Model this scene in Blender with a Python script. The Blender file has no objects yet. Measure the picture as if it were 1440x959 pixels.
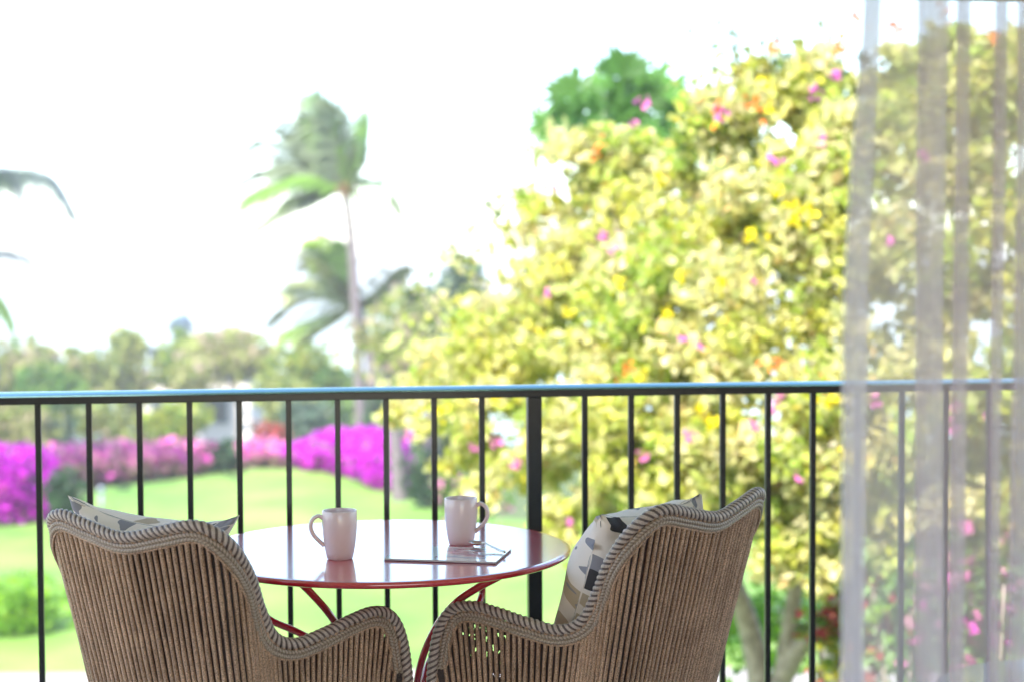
import bpy, bmesh, math, random
import numpy as np
from mathutils import Vector, Matrix

random.seed(7)
rng = np.random.default_rng(11)
sc = bpy.context.scene
COL = sc.collection
R = math.radians

# ------------------------------------------------------------------ camera, world, sun, exposure
FPX = 2300.0                      # focal length in photo pixels (1440 wide)
CAM_H = 1.37
PITCH = R(2.49)
ROLL = R(-0.25)
cam_d = bpy.data.cameras.new('camera')
cam = bpy.data.objects.new('camera', cam_d)
COL.objects.link(cam)
cam_d.sensor_width = 36.0
cam_d.lens = 36.0 * FPX / 1440.0
cam_d.clip_start = 0.05
cam_d.clip_end = 60000
cam_d.dof.use_dof = True
cam_d.dof.focus_distance = 3.45
cam_d.dof.aperture_fstop = 2.35
CM = Matrix.Rotation(math.pi / 2 - PITCH, 4, 'X') @ Matrix.Rotation(ROLL, 4, 'Z')
cam.matrix_world = Matrix.Translation((0, 0, CAM_H)) @ CM
sc.camera = cam

SUN_EL, SUN_AZ = R(47), R(205)    # azimuth clockwise from +Y (the view direction)
world = bpy.data.worlds.new('World')
sc.world = world
world.use_nodes = True
wn = world.node_tree.nodes
sky = wn.new('ShaderNodeTexSky')
sky.sky_type = 'NISHITA'
sky.sun_disc = False
sky.sun_elevation = SUN_EL
sky.sun_rotation = SUN_AZ
sky.air_density = 1.0
sky.dust_density = 0.6
sky.ozone_density = 1.0
bg = wn['Background']
bg.inputs['Strength'].default_value = 0.15
world.node_tree.links.new(sky.outputs[0], bg.inputs[0])
sun_d = bpy.data.lights.new('sun', 'SUN')
sun_d.energy = 4.2
sun_d.angle = R(0.5)
sun_d.color = (1.0, 0.95, 0.87)
sun = bpy.data.objects.new('sun', sun_d)
COL.objects.link(sun)
sdir = Vector((math.sin(SUN_AZ) * math.cos(SUN_EL), math.cos(SUN_AZ) * math.cos(SUN_EL), math.sin(SUN_EL)))
sun.rotation_euler = sdir.to_track_quat('Z', 'Y').to_euler()
sun.location = sdir * 40
sc.view_settings.view_transform = 'Standard'
sc.view_settings.look = 'None'
sc.view_settings.gamma = 1.0
sc.view_settings.use_curve_mapping = False
sc.view_settings.exposure = 2.0
sc.cycles.use_denoising = True
sc.cycles.max_bounces = 10
sc.cycles.diffuse_bounces = 8
sc.cycles.transparent_max_bounces = 16

GZ = -3.0                         # garden level below the balcony floor


def at(px, py, D):
    """world point that stands D metres ahead, seen at a photo pixel"""
    d = CM.to_3x3() @ Vector(((px - 720) / FPX, -(py - 479.5) / FPX, -1))
    return Vector((0, 0, CAM_H)) + d * (D / d.y)


def on_ground(px, py, z=GZ):
    d = CM.to_3x3() @ Vector(((px - 720) / FPX, -(py - 479.5) / FPX, -1))
    return Vector((0, 0, CAM_H)) + d * ((z - CAM_H) / d.z)


def ground_z(x, y):
    z = GZ
    if y > 39:
        z -= 0.10 * (y - 39) + 0.2 * math.sin(x * 0.08 + 1) * min(1, (y - 39) / 12)
    return max(z, -13)


# ------------------------------------------------------------------ helpers
def obj(name, me, mat=None, parent=None, kind=None):
    if isinstance(me, bmesh.types.BMesh):
        bm = me
        me = bpy.data.meshes.new(name)
        bm.to_mesh(me)
        bm.free()
    o = bpy.data.objects.new(name, me)
    if mat is not None and not me.materials:
        for m in (mat if isinstance(mat, (list, tuple)) else [mat]):
            me.materials.append(m)
    COL.objects.link(o)
    if parent is not None:
        o.parent = parent
    if kind:
        o['kind'] = kind
    return o


def tag(o, label, cat, group=None):
    o['label'] = label
    o['category'] = cat
    if group:
        o['group'] = group
    return o


def thing(name, label, cat, loc=(0, 0, 0), rz=0.0, group=None):
    o = bpy.data.objects.new(name, None)
    COL.objects.link(o)
    o.location = loc
    o.rotation_euler = (0, 0, rz)
    o.empty_display_size = 0.1
    return tag(o, label, cat, group)


def smooth(o):
    me = o.data
    me.polygons.foreach_set('use_smooth', [True] * len(me.polygons))
    return o


def mesh(name, verts, faces):
    me = bpy.data.meshes.new(name)
    me.from_pydata([tuple(v) for v in verts], [], faces)
    me.update()
    return me


def box_bm(bm, x0, x1, y0, y1, z0, z1, bev=0.0):
    r = bmesh.ops.create_cube(bm, size=1.0)
    vs = r['verts']
    for v in vs:
        v.co = Vector(((x0 + x1) / 2 + v.co.x * (x1 - x0), (y0 + y1) / 2 + v.co.y * (y1 - y0), (z0 + z1) / 2 + v.co.z * (z1 - z0)))
    if bev:
        es = list({e for v in vs for e in v.link_edges})
        bmesh.ops.bevel(bm, geom=es, offset=bev, segments=2, affect='EDGES', profile=0.7)
    return bm


def crom(pts, n):
    """Catmull-Rom through pts (any dimension), n samples per span"""
    P = np.array(pts, float)
    P = np.vstack([2 * P[0] - P[1], P, 2 * P[-1] - P[-2]])
    out = []
    for i in range(1, len(P) - 2):
        for k in range(n):
            t = k / n
            a, b, c, d = P[i - 1], P[i], P[i + 1], P[i + 2]
            out.append(0.5 * (2 * b + (c - a) * t + (2 * a - 5 * b + 4 * c - d) * t * t + (3 * b - a - 3 * c + d) * t ** 3))
    out.append(P[-2])
    return np.array(out)


def resample(P, step, dims=3):
    d = np.r_[0, np.cumsum(np.linalg.norm(np.diff(P[:, :dims], axis=0), axis=1))]
    n = max(2, int(round(d[-1] / step)) + 1)
    s = np.linspace(0, d[-1], n)
    return np.stack([np.interp(s, d, P[:, k]) for k in range(P.shape[1])], 1), s


def frames(P):
    T = np.gradient(P, axis=0)
    T /= np.linalg.norm(T, axis=1)[:, None] + 1e-12
    ref = np.array([0, 0, 1.0]) if abs(T[0, 2]) < 0.9 else np.array([0, 1.0, 0])
    n = ref - T[0] * ref.dot(T[0])
    n /= np.linalg.norm(n)
    N = [n]
    for i in range(1, len(P)):
        n = N[-1] - T[i] * N[-1].dot(T[i])
        n /= np.linalg.norm(n) + 1e-12
        N.append(n)
    N = np.array(N)
    return T, N, np.cross(T, N)


def tube(P, r, k=8, name='tube', helix=None, caps=True):
    """swept tube; helix = (starts, pitch, depth) twists strands round it; attribute 'strand' holds 0..1"""
    P = np.array([tuple(p) for p in P], float)
    r = np.broadcast_to(np.asarray(r, float), (len(P),))
    T, N, B = frames(P)
    th = np.arange(k) / k * 2 * math.pi
    rr = np.repeat(r[:, None], k, 1)
    ph = None
    if helix:
        s = np.r_[0, np.cumsum(np.linalg.norm(np.diff(P, axis=0), axis=1))]
        ph = helix[0] * th[None, :] - 2 * math.pi * helix[0] * s[:, None] / helix[1]
        w = 0.5 + 0.5 * np.cos(ph)
        rr = rr * (1 - helix[2] + helix[2] * np.sqrt(w))
    V = P[:, None, :] + rr[:, :, None] * (np.cos(th)[None, :, None] * N[:, None, :] + np.sin(th)[None, :, None] * B[:, None, :])
    n = len(P)
    F = [(i * k + j, i * k + (j + 1) % k, (i + 1) * k + (j + 1) % k, (i + 1) * k + j) for i in range(n - 1) for j in range(k)]
    if caps:
        F.append(tuple(reversed(range(k))))
        F.append(tuple(range((n - 1) * k, n * k)))
    me = mesh(name, V.reshape(-1, 3), F)
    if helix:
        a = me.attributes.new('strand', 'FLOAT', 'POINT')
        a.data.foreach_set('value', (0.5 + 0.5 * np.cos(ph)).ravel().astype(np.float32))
    me.polygons.foreach_set('use_smooth', [True] * len(me.polygons))
    return me


def join_meshes(name, mes):
    bm = bmesh.new()
    for m in mes:
        bm.from_mesh(m)
    me = bpy.data.meshes.new(name)
    bm.to_mesh(me)
    bm.free()
    return me


def lathe(prof, n=40, name='lathe'):
    V, F = [], []
    for (r, z) in prof:
        for j in range(n):
            a = 2 * math.pi * j / n
            V.append((r * math.cos(a), r * math.sin(a), z))
    for i in range(len(prof) - 1):
        for j in range(n):
            F.append((i * n + j, i * n + (j + 1) % n, (i + 1) * n + (j + 1) % n, (i + 1) * n + j))
    F.append(tuple(reversed(range(n))))
    F.append(tuple(range((len(prof) - 1) * n, len(prof) * n)))
    me = mesh(name, V, F)
    me.polygons.foreach_set('use_smooth', [True] * len(me.polygons))
    return me


# ------------------------------------------------------------------ materials
class NT:
    def __init__(self, name):
        self.m = bpy.data.materials.new(name)
        self.m.use_nodes = True
        self.t = self.m.node_tree
        self.n = self.t.nodes
        self.b = self.n['Principled BSDF']
        self.out = self.n['Material Output']

    def node(self, typ, ins=None, **kw):
        n = self.n.new(typ)
        for k, v in kw.items():
            setattr(n, k, v)
        for k, v in (ins or {}).items():
            if hasattr(v, 'is_output') or isinstance(v, bpy.types.NodeSocket):
                self.t.links.new(v, n.inputs[k])
            else:
                n.inputs[k].default_value = v
        return n

    def link(self, a, b):
        self.t.links.new(a, b)

    def set(self, **kw):
        for k, v in kw.items():
            s = self.b.inputs[k.replace('_', ' ')]
            if isinstance(v, bpy.types.NodeSocket):
                self.link(v, s)
            else:
                s.default_value = v
        return self

    def ramp(self, fac, stops, interp='LINEAR'):
        r = self.n.new('ShaderNodeValToRGB')
        r.color_ramp.interpolation = interp
        e = r.color_ramp.elements
        while len(e) < len(stops):
            e.new(0.5)
        for i, (p, c) in enumerate(stops):
            e[i].position = p
            e[i].color = (*c, 1) if len(c) == 3 else c
        self.link(fac, r.inputs[0])
        return r.outputs[0]

    def noise(self, scale, detail=3, coord=None, rough=0.55, dist=0.0):
        ins = {'Scale': scale, 'Detail': detail, 'Roughness': rough, 'Distortion': dist}
        if coord is not None:
            ins['Vector'] = coord
        return self.node('ShaderNodeTexNoise', ins)

    def bump(self, h, strength=0.3, dist=0.002):
        b = self.node('ShaderNodeBump', {'Strength': strength, 'Distance': dist, 'Height': h})
        self.link(b.outputs[0], self.b.inputs['Normal'])
        return b

    def mix(self, fac, a, b, blend='MIX'):
        m = self.node('ShaderNodeMix', data_type='RGBA', blend_type=blend)
        for sock, v in ((m.inputs[0], fac), (m.inputs[6], a), (m.inputs[7], b)):
            if isinstance(v, bpy.types.NodeSocket):
                self.link(v, sock)
            elif sock == m.inputs[0]:
                sock.default_value = v
            else:
                sock.default_value = (*v, 1)
        return m.outputs[2]

    def obj_coord(self):
        return self.node('ShaderNodeTexCoord').outputs['Object']

    def uv(self):
        return self.node('ShaderNodeTexCoord').outputs['UV']


def plain(name, col, rough=0.5, metal=0.0, noise=0.0, nscale=30, coat=0.0, bump=0.0):
    a = NT(name)
    if noise:
        nz = a.noise(nscale, 4, a.obj_coord())
        lo = tuple(c * (1 - noise) for c in col)
        hi = tuple(min(1, c * (1 + noise)) for c in col)
        a.set(Base_Color=a.ramp(nz.outputs[0], [(0.3, lo), (0.7, hi)]))
        if bump:
            a.bump(nz.outputs[0], bump, 0.01)
    else:
        a.set(Base_Color=(*col, 1))
    a.set(Roughness=rough, Metallic=metal)
    if coat:
        a.set(Coat_Weight=coat, Coat_Roughness=0.03)
    return a.m


def leaf_material(name, transl=0.55, rough=0.45):
    a = NT(name)
    col = a.node('ShaderNodeAttribute', attribute_name='Col').outputs['Color']
    a.set(Base_Color=col, Roughness=rough)
    a.b.inputs['Specular IOR Level'].default_value = 0.35
    tr = a.node('ShaderNodeBsdfTranslucent', {'Color': col})
    mx = a.node('ShaderNodeMixShader', {0: transl, 1: a.b.outputs[0], 2: tr.outputs[0]})
    a.link(mx.outputs[0], a.out.inputs[0])
    return a.m


M = {}
M['leaf'] = leaf_material('leaf')
M['frond'] = leaf_material('frond_leaf', 0.35, 0.4)
M['petal'] = leaf_material('petal', 0.45, 0.6)
M['bark'] = plain('bark', (0.30, 0.25, 0.21), 0.85, noise=0.35, nscale=14, bump=0.6)
M['palm_bark'] = plain('palm_bark', (0.115, 0.095, 0.10), 0.85, noise=0.3, nscale=8, bump=0.6)
M['mulch'] = plain('mulch', (0.07, 0.10, 0.035), 0.95, noise=0.5, nscale=3)
M['path'] = plain('pale_paving', (0.30, 0.27, 0.265), 0.8, noise=0.12, nscale=4)
M['black'] = plain('black_paint', (0.012, 0.012, 0.014), 0.28, noise=0.2, nscale=120)
M['teal'] = plain('handrail_paint', (0.32, 0.54, 0.52), 0.2, metal=1.0, coat=0.5)
M['stone'] = plain('floor_stone', (0.36, 0.33, 0.30), 0.6, noise=0.15, nscale=9)
M['plaster'] = plain('plaster', (0.72, 0.69, 0.65), 0.8, noise=0.05, nscale=20)
M['wallpaint'] = plain('wall_paint', (0.74, 0.66, 0.56), 0.8, noise=0.04, nscale=15)
M['tanwood'] = plain('tan_beam', (0.32, 0.24, 0.17), 0.6, noise=0.2, nscale=12)
M['wood'] = plain('dark_wood', (0.10, 0.06, 0.04), 0.5, noise=0.3, nscale=25)
M['steel'] = plain('spoon_steel', (0.62, 0.58, 0.50), 0.18, metal=1.0)
M['house'] = plain('house_wall', (0.62, 0.56, 0.55), 0.8, noise=0.08, nscale=1)
M['tile'] = plain('house_roof', (0.30, 0.22, 0.19), 0.8, noise=0.2, nscale=2)
M['glass_dark'] = plain('window_glass', (0.05, 0.06, 0.07), 0.1)
M['lampwhite'] = plain('lamp_white', (0.27, 0.31, 0.38), 0.4)


def lawn_mat():
    a = NT('lawn_grass')
    c = a.obj_coord()
    n1 = a.noise(0.35, 4, c, 0.6)
    n2 = a.noise(26, 4, c, 0.7)
    base = a.ramp(n1.outputs[0], [(0.32, (0.10, 0.23, 0.03)), (0.52, (0.18, 0.31, 0.05)), (0.68, (0.25, 0.36, 0.08))])
    fine = a.ramp(n2.outputs[0], [(0.3, (0.72, 0.75, 0.7)), (0.7, (1.0, 1.0, 1.0))])
    a.set(Base_Color=a.mix(1.0, base, fine, 'MULTIPLY'), Roughness=0.75)
    a.bump(n2.outputs[0], 0.6, 0.03)
    return a.m


def sea_mat():
    a = NT('sea_water')
    c = a.obj_coord()
    n = a.noise(0.05, 4, c, 0.6)
    a.set(Base_Color=(0.10, 0.17, 0.20, 1), Roughness=0.15)
    a.b.inputs['IOR'].default_value = 1.33
    a.bump(n.outputs[0], 0.25, 1.0)
    return a.m


def red_mat():
    a = NT('red_enamel')
    n = a.noise(90, 3, a.obj_coord())
    a.set(Base_Color=(0.56, 0.010, 0.026, 1), Roughness=0.2, Coat_Weight=1.0, Coat_Roughness=0.10, Coat_IOR=2.0)
    a.bump(n.outputs[0], 0.02, 0.002)
    return a.m


def mug_mat():
    a = NT('mug_glaze')
    a.set(Base_Color=(0.78, 0.61, 0.615, 1), Roughness=0.2, Coat_Weight=0.4, Coat_Roughness=0.05)
    return a.m


def wicker_mat(name, light, dark, holes=False):
    """woven strand: fine weft lines across, tone varies along and between strands"""
    a = NT(name)
    c = a.obj_coord()
    n1 = a.noise(420, 2, c, 0.6)
    n2 = a.noise(9, 3, c, 0.6)
    sep = a.node('ShaderNodeSeparateXYZ', {0: c})
    zz = a.node('ShaderNodeMath', {0: sep.outputs[2], 1: 1900.0}, operation='MULTIPLY')
    wob = a.node('ShaderNodeMath', {0: n1.outputs[0], 1: 6.0, 2: zz.outputs[0]}, operation='MULTIPLY_ADD')
    wv = a.node('ShaderNodeMath', {0: wob.outputs[0]}, operation='SINE')
    w01 = a.node('ShaderNodeMath', {0: wv.outputs[0], 1: 0.5, 2: 0.5}, operation='MULTIPLY_ADD')
    tone = a.ramp(n2.outputs[0], [(0.3, dark), (0.7, light)])
    fine = a.ramp(n1.outputs[0], [(0.36, (0.42, 0.37, 0.36)), (0.5, (0.9, 0.88, 0.86)), (0.64, (1.35, 1.33, 1.3))])  # weft speckle, its bright end painted in as glints
    oi = a.node('ShaderNodeObjectInfo')
    each = a.ramp(oi.outputs['Random'], [(0.0, (0.87, 0.85, 0.84)), (1.0, (1.08, 1.08, 1.08))])
    a.set(Base_Color=a.mix(1.0, a.mix(1.0, tone, each, 'MULTIPLY'), fine, 'MULTIPLY'), Roughness=0.3)
    a.b.inputs['Specular IOR Level'].default_value = 0.75
    a.bump(w01.outputs[0], 0.8, 0.0012)
    if holes:
        uv = a.uv()
        nn = a.noise(60, 2, uv, 0.6)
        big = a.noise(7, 2, uv, 0.5)
        s = a.node('ShaderNodeMath', {0: nn.outputs[0], 1: big.outputs[0]}, operation='ADD')
        h = a.ramp(s.outputs[0], [(0.0, (0, 0, 0)), (0.625, (1, 1, 1))], 'CONSTANT')
        # 's' peaks where the weft has slipped apart: a small gap there
        tr = a.node('ShaderNodeBsdfTransparent')
        fy = a.node('ShaderNodeMath', {0: sep.outputs[1], 1: 0.29}, operation='GREATER_THAN')
        g0 = a.node('ShaderNodeMath', {0: s.outputs[0], 1: 1.215}, operation='GREATER_THAN')
        gt = a.node('ShaderNodeMath', {0: g0.outputs[0], 1: fy.outputs[0]}, operation='MULTIPLY')
        mx = a.node('ShaderNodeMixShader', {0: gt.outputs[0], 1: a.b.outputs[0], 2: tr.outputs[0]})
        a.link(mx.outputs[0], a.out.inputs[0])
    return a.m


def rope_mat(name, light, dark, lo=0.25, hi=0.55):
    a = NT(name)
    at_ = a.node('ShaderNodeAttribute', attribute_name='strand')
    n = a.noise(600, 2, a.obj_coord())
    col = a.ramp(at_.outputs['Fac'], [(lo, dark), (hi, light)])  # grooves between the twists painted darker, standing in for their shade
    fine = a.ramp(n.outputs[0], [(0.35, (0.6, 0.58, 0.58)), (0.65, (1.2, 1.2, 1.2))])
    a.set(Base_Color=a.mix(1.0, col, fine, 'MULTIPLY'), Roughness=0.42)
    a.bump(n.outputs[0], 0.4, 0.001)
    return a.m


M['lawn'] = lawn_mat()
M['sea'] = sea_mat()
M['red'] = red_mat()
M['mug'] = mug_mat()
M['rib'] = wicker_mat('wicker_rib', (0.69, 0.455, 0.315), (0.47, 0.295, 0.195))
M['weave'] = wicker_mat('wicker_weave', (0.065, 0.030, 0.022), (0.042, 0.020, 0.016), holes=True)
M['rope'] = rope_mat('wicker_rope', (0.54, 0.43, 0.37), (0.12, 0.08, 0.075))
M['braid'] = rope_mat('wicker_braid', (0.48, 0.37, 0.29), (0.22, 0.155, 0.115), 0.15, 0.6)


def cushion_mat(name, seed, big=1.0):
    """cream cloth printed with charcoal, grey and tan leaf shapes"""
    a = NT(name)
    uv = a.uv()
    mp = a.node('ShaderNodeMapping', {0: uv, 1: (seed, seed * 0.7, 0), 2: (0, 0, 0.7), 3: (1.0, 1.9, 1)})
    wn_ = a.noise(3.2, 2, mp.outputs[0], 0.5)
    warp = a.node('ShaderNodeVectorMath', {0: wn_.outputs['Color'], 1: (0.5, 0.5, 0.5)}, operation='SUBTRACT')
    sc_ = a.node('ShaderNodeVectorMath', {0: warp.outputs[0], 3: 0.55}, operation='SCALE')
    co = a.node('ShaderNodeVectorMath', {0: mp.outputs[0], 1: sc_.outputs[0]}, operation='ADD')
    cream = (0.90, 0.76, 0.68)

    def layer(scale, prev, thr, colour, off, sel):
        cc = a.node('ShaderNodeVectorMath', {0: co.outputs[0], 1: (off, off * 1.7, 0)}, operation='ADD')
        v = a.node('ShaderNodeTexVoronoi', {'Vector': cc.outputs[0], 'Scale': scale, 'Randomness': 0.85})
        d = a.node('ShaderNodeMath', {0: v.outputs['Distance'], 1: thr}, operation='LESS_THAN')
        s = a.node('ShaderNodeSeparateColor', {0: v.outputs['Color']})
        k = a.node('ShaderNodeMath', {0: s.outputs[0], 1: sel}, operation='LESS_THAN')
        f = a.node('ShaderNodeMath', {0: d.outputs[0], 1: k.outputs[0]}, operation='MULTIPLY')
        return a.mix(f.outputs[0], prev, colour)
    c = layer(4.4 * big, cream, 0.40, (0.55, 0.41, 0.29), 3.1, 0.35)
    c = layer(4.6 * big, c, 0.42, (0.30, 0.27, 0.30), 0.0, 0.55)
    c = layer(5.0 * big, c, 0.38, (0.055, 0.045, 0.05), 7.7, 0.33)
    th = a.noise(260, 2, uv)
    a.set(Base_Color=c, Roughness=0.85)
    a.bump(th.outputs[0], 0.25, 0.001)
    return a.m


def curtain_mat():
    a = NT('sheer_voile')
    uv = a.uv()
    th = a.noise(300, 1, uv)
    col = (0.88, 0.80, 0.83, 1)
    df = a.node('ShaderNodeBsdfDiffuse', {'Color': col})
    tl = a.node('ShaderNodeBsdfTranslucent', {'Color': col})
    tp = a.node('ShaderNodeBsdfTransparent', {'Color': (0.97, 0.965, 0.97, 1)})
    m1 = a.node('ShaderNodeMixShader', {0: 0.6, 1: df.outputs[0], 2: tl.outputs[0]})
    f = a.ramp(th.outputs[0], [(0.3, (0.56, 0.56, 0.56)), (0.7, (0.50, 0.50, 0.50))])
    m2 = a.node('ShaderNodeMixShader', {0: f, 1: m1.outputs[0], 2: tp.outputs[0]})
    a.link(m2.outputs[0], a.out.inputs[0])
    return a.m


def cover_mat():
    """glossy magazine cover: white page with a few pale printed pictures"""
    a = NT('magazine_cover')
    uv = a.uv()
    n = a.noise(3.0, 2, uv, 0.5, 0.6)
    pic = a.ramp(n.outputs[0], [(0.36, (0.20, 0.30, 0.50)), (0.45, (0.75, 0.72, 0.74)), (0.52, (0.55, 0.14, 0.24)), (0.6, (0.35, 0.25, 0.35)), (0.68, (0.80, 0.80, 0.82))])
    s = a.node('ShaderNodeSeparateXYZ', {0: uv})
    x1 = a.node('ShaderNodeMath', {0: s.outputs[0], 1: 0.42}, operation='GREATER_THAN')
    x2 = a.node('ShaderNodeMath', {0: s.outputs[0], 1: 0.92}, operation='LESS_THAN')
    y1 = a.node('ShaderNodeMath', {0: s.outputs[1], 1: 0.18}, operation='GREATER_THAN')
    y2 = a.node('ShaderNodeMath', {0: s.outputs[1], 1: 0.88}, operation='LESS_THAN')
    p = a.node('ShaderNodeMath', {0: x1.outputs[0], 1: x2.outputs[0]}, operation='MULTIPLY')
    q = a.node('ShaderNodeMath', {0: y1.outputs[0], 1: y2.outputs[0]}, operation='MULTIPLY')
    r = a.node('ShaderNodeMath', {0: p.outputs[0], 1: q.outputs[0]}, operation='MULTIPLY')
    a.set(Base_Color=a.mix(r.outputs[0], (0.78, 0.76, 0.77), pic), Roughness=0.12, Coat_Weight=0.6, Coat_Roughness=0.04)
    return a.m


# ------------------------------------------------------------------ foliage
def leaves_mesh(name, C, size, cols, up=0.25, aspect=0.62, droop=None):
    """many small folded leaves; C centres (n,3), size (n,), cols (n,3)"""
    n = len(C)
    nr = rng.normal(size=(n, 3))
    nr[:, 2] += up * 2
    nr /= np.linalg.norm(nr, axis=1)[:, None]
    t = rng.normal(size=(n, 3))
    if droop is not None:
        t += droop
    t -= nr * (t * nr).sum(1)[:, None]
    t /= np.linalg.norm(t, axis=1)[:, None] + 1e-9
    b = np.cross(nr, t)
    s = np.asarray(size)[:, None]
    w = s * aspect * 0.5
    V = np.stack([C - t * s * 0.5, C + b * w - nr * w * 0.35 + t * s * 0.05, C + t * s * 0.5 - nr * s * 0.12, C - b * w - nr * w * 0.35 + t * s * 0.05], 1)
    me = bpy.data.meshes.new(name)
    me.vertices.add(4 * n)
    me.vertices.foreach_set('co', V.reshape(-1).astype(np.float32))
    me.loops.add(4 * n)
    me.loops.foreach_set('vertex_index', np.arange(4 * n, dtype=np.int32))
    me.polygons.add(n)
    me.polygons.foreach_set('loop_start', np.arange(0, 4 * n, 4, dtype=np.int32))
    me.update(calc_edges=True)
    ca = me.attributes.new('Col', 'FLOAT_COLOR', 'POINT')
    c4 = np.ones((n, 4, 4), np.float32)
    c4[:, :, :3] = np.asarray(cols)[:, None, :]
    ca.data.foreach_set('color', c4.reshape(-1))
    return me


def clump_points(clumps, per_area, lo=0.55):
    """points in the outer part of each ellipsoid clump: (centre, radii)"""
    P, idx = [], []
    for i, (c, r) in enumerate(clumps):
        r = np.array(r, float)
        n = int(per_area * 4 * math.pi * ((r[0] * r[1] + r[1] * r[2] + r[0] * r[2]) / 3)) + 8
        d = rng.normal(size=(n, 3))
        d /= np.linalg.norm(d, axis=1)[:, None]
        rad = lo + (1.08 - lo) * rng.random(n) ** 0.6
        P.append(np.array(c)[None, :] + d * rad[:, None] * r[None, :])
        idx.append(np.full(n, i))
    return np.vstack(P), np.concatenate(idx)


def pick(pal, n):
    pal_c = np.array([p[0] for p in pal], float)
    w = np.array([p[1] for p in pal], float)
    k = rng.choice(len(pal), n, p=w / w.sum())
    return pal_c[k] * (0.8 + 0.4 * rng.random((n, 1)))


def crown_clumps(c, r, n, k=0.42):
    """smaller clumps spread through an ellipsoid crown"""
    out = []
    for i in range(n):
        d = rng.normal(size=3)
        d /= np.linalg.norm(d)
        q = (rng.random() ** 0.45) * 0.78
        s = k * (0.65 + 0.7 * rng.random())
        out.append((np.array(c) + d * q * np.array(r), np.array(r) * s))
    return out


PAL = {
    'olive': [((0.25, 0.29, 0.07), 3), ((0.33, 0.35, 0.10), 3), ((0.15, 0.21, 0.045), 2), ((0.40, 0.32, 0.22), 0.6)],
    'khaki': [((0.38, 0.37, 0.15), 3), ((0.30, 0.34, 0.09), 3), ((0.46, 0.34, 0.27), 1.3), ((0.17, 0.23, 0.05), 1)],
    'green': [((0.07, 0.16, 0.025), 3), ((0.11, 0.21, 0.04), 2), ((0.17, 0.24, 0.05), 1)],
    'dark': [((0.035, 0.085, 0.035), 3), ((0.05, 0.11, 0.045), 2), ((0.08, 0.15, 0.06), 1)],
    'lime': [((0.26, 0.33, 0.04), 3), ((0.36, 0.36, 0.05), 2), ((0.14, 0.24, 0.03), 2)],
    'blue': [((0.07, 0.13, 0.08), 3), ((0.13, 0.18, 0.13), 2)],
    'pinkish': [((0.45, 0.28, 0.29), 3), ((0.28, 0.25, 0.12), 3), ((0.55, 0.36, 0.40), 1)],
    'red': [((0.42, 0.06, 0.06), 3), ((0.30, 0.08, 0.06), 2), ((0.10, 0.13, 0.04), 2)],
    'magenta': [((0.58, 0.006, 0.58), 5), ((0.66, 0.015, 0.66), 3), ((0.42, 0.006, 0.45), 3), ((0.55, 0.08, 0.32), 0.7), ((0.12, 0.16, 0.05), 0.7)],
    'mauve': [((0.46, 0.22, 0.27), 4), ((0.34, 0.24, 0.17), 3), ((0.22, 0.20, 0.09), 2), ((0.50, 0.14, 0.36), 1)],
    'mauvetop': [((0.62, 0.17, 0.40), 4), ((0.68, 0.07, 0.50), 2.5), ((0.60, 0.30, 0.38), 3), ((0.28, 0.22, 0.12), 1)],
    'vivid': [((0.17, 0.36, 0.025), 3), ((0.24, 0.42, 0.03), 3), ((0.10, 0.24, 0.02), 1)],
    'flowerbush': [((0.70, 0.64, 0.36), 5), ((0.60, 0.58, 0.12), 3.0), ((0.68, 0.60, 0.03), 1.2), ((0.38, 0.48, 0.07), 3.5), ((0.22, 0.33, 0.05), 2.4), ((0.36, 0.28, 0.10), 0.6), ((0.64, 0.34, 0.07), 0.3)],
}


def limb(pts, r0, r1, k=8):
    P = crom([tuple(p) for p in pts], 6)
    return tube(P, np.linspace(r0, r1, len(P)), k, 'limb')


def tree(name, label, cat, px, py, rx, ry, D, pal, group=None, n_cl=16, dens=9, leaf=0.34, trunk=True, base_px=None, depth=0.8, stems=3):
    c = at(px, py, D)
    m = D / FPX
    base = Vector((c.x, D, ground_z(c.x, D)))
    t = thing(name, label, cat, base, 0, group)
    rad = (rx * m, rx * m * depth, ry * m)
    cl = crown_clumps(c - base, rad, n_cl)
    P, idx = clump_points(cl, dens)
    tone = 0.75 + 0.5 * rng.random(len(cl))
    cols = pick(PAL[pal], len(P)) * tone[idx][:, None]
    me = leaves_mesh('crown', P, leaf * (0.6 + 0.8 * rng.random(len(P))), cols)
    obj('crown', me, M['leaf'], t)
    if trunk:
        top = c - base
        h = top.z
        rt = max(0.06, 0.028 * h)
        ms = [limb([(0, 0, -0.1), (0.04 * h, 0, 0.35 * h), (top.x * 0.6, 0, 0.7 * h), tuple(top)], rt, rt * 0.4)]
        for k in range(stems):
            d = Vector((rng.normal() * rad[0] * 0.5, rng.normal() * rad[1] * 0.5, rad[2] * (0.1 + 0.5 * rng.random())))
            z0 = h * (0.45 + 0.2 * rng.random())
            ms.append(limb([(top.x * 0.3, 0, z0), tuple(Vector((top.x, top.y, h)) * 0.8 + d * 0.4), tuple(top + d)], rt * 0.55, rt * 0.15, 6))
        obj('trunk', join_meshes('trunk', ms), M['bark'], t)
    return t


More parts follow.
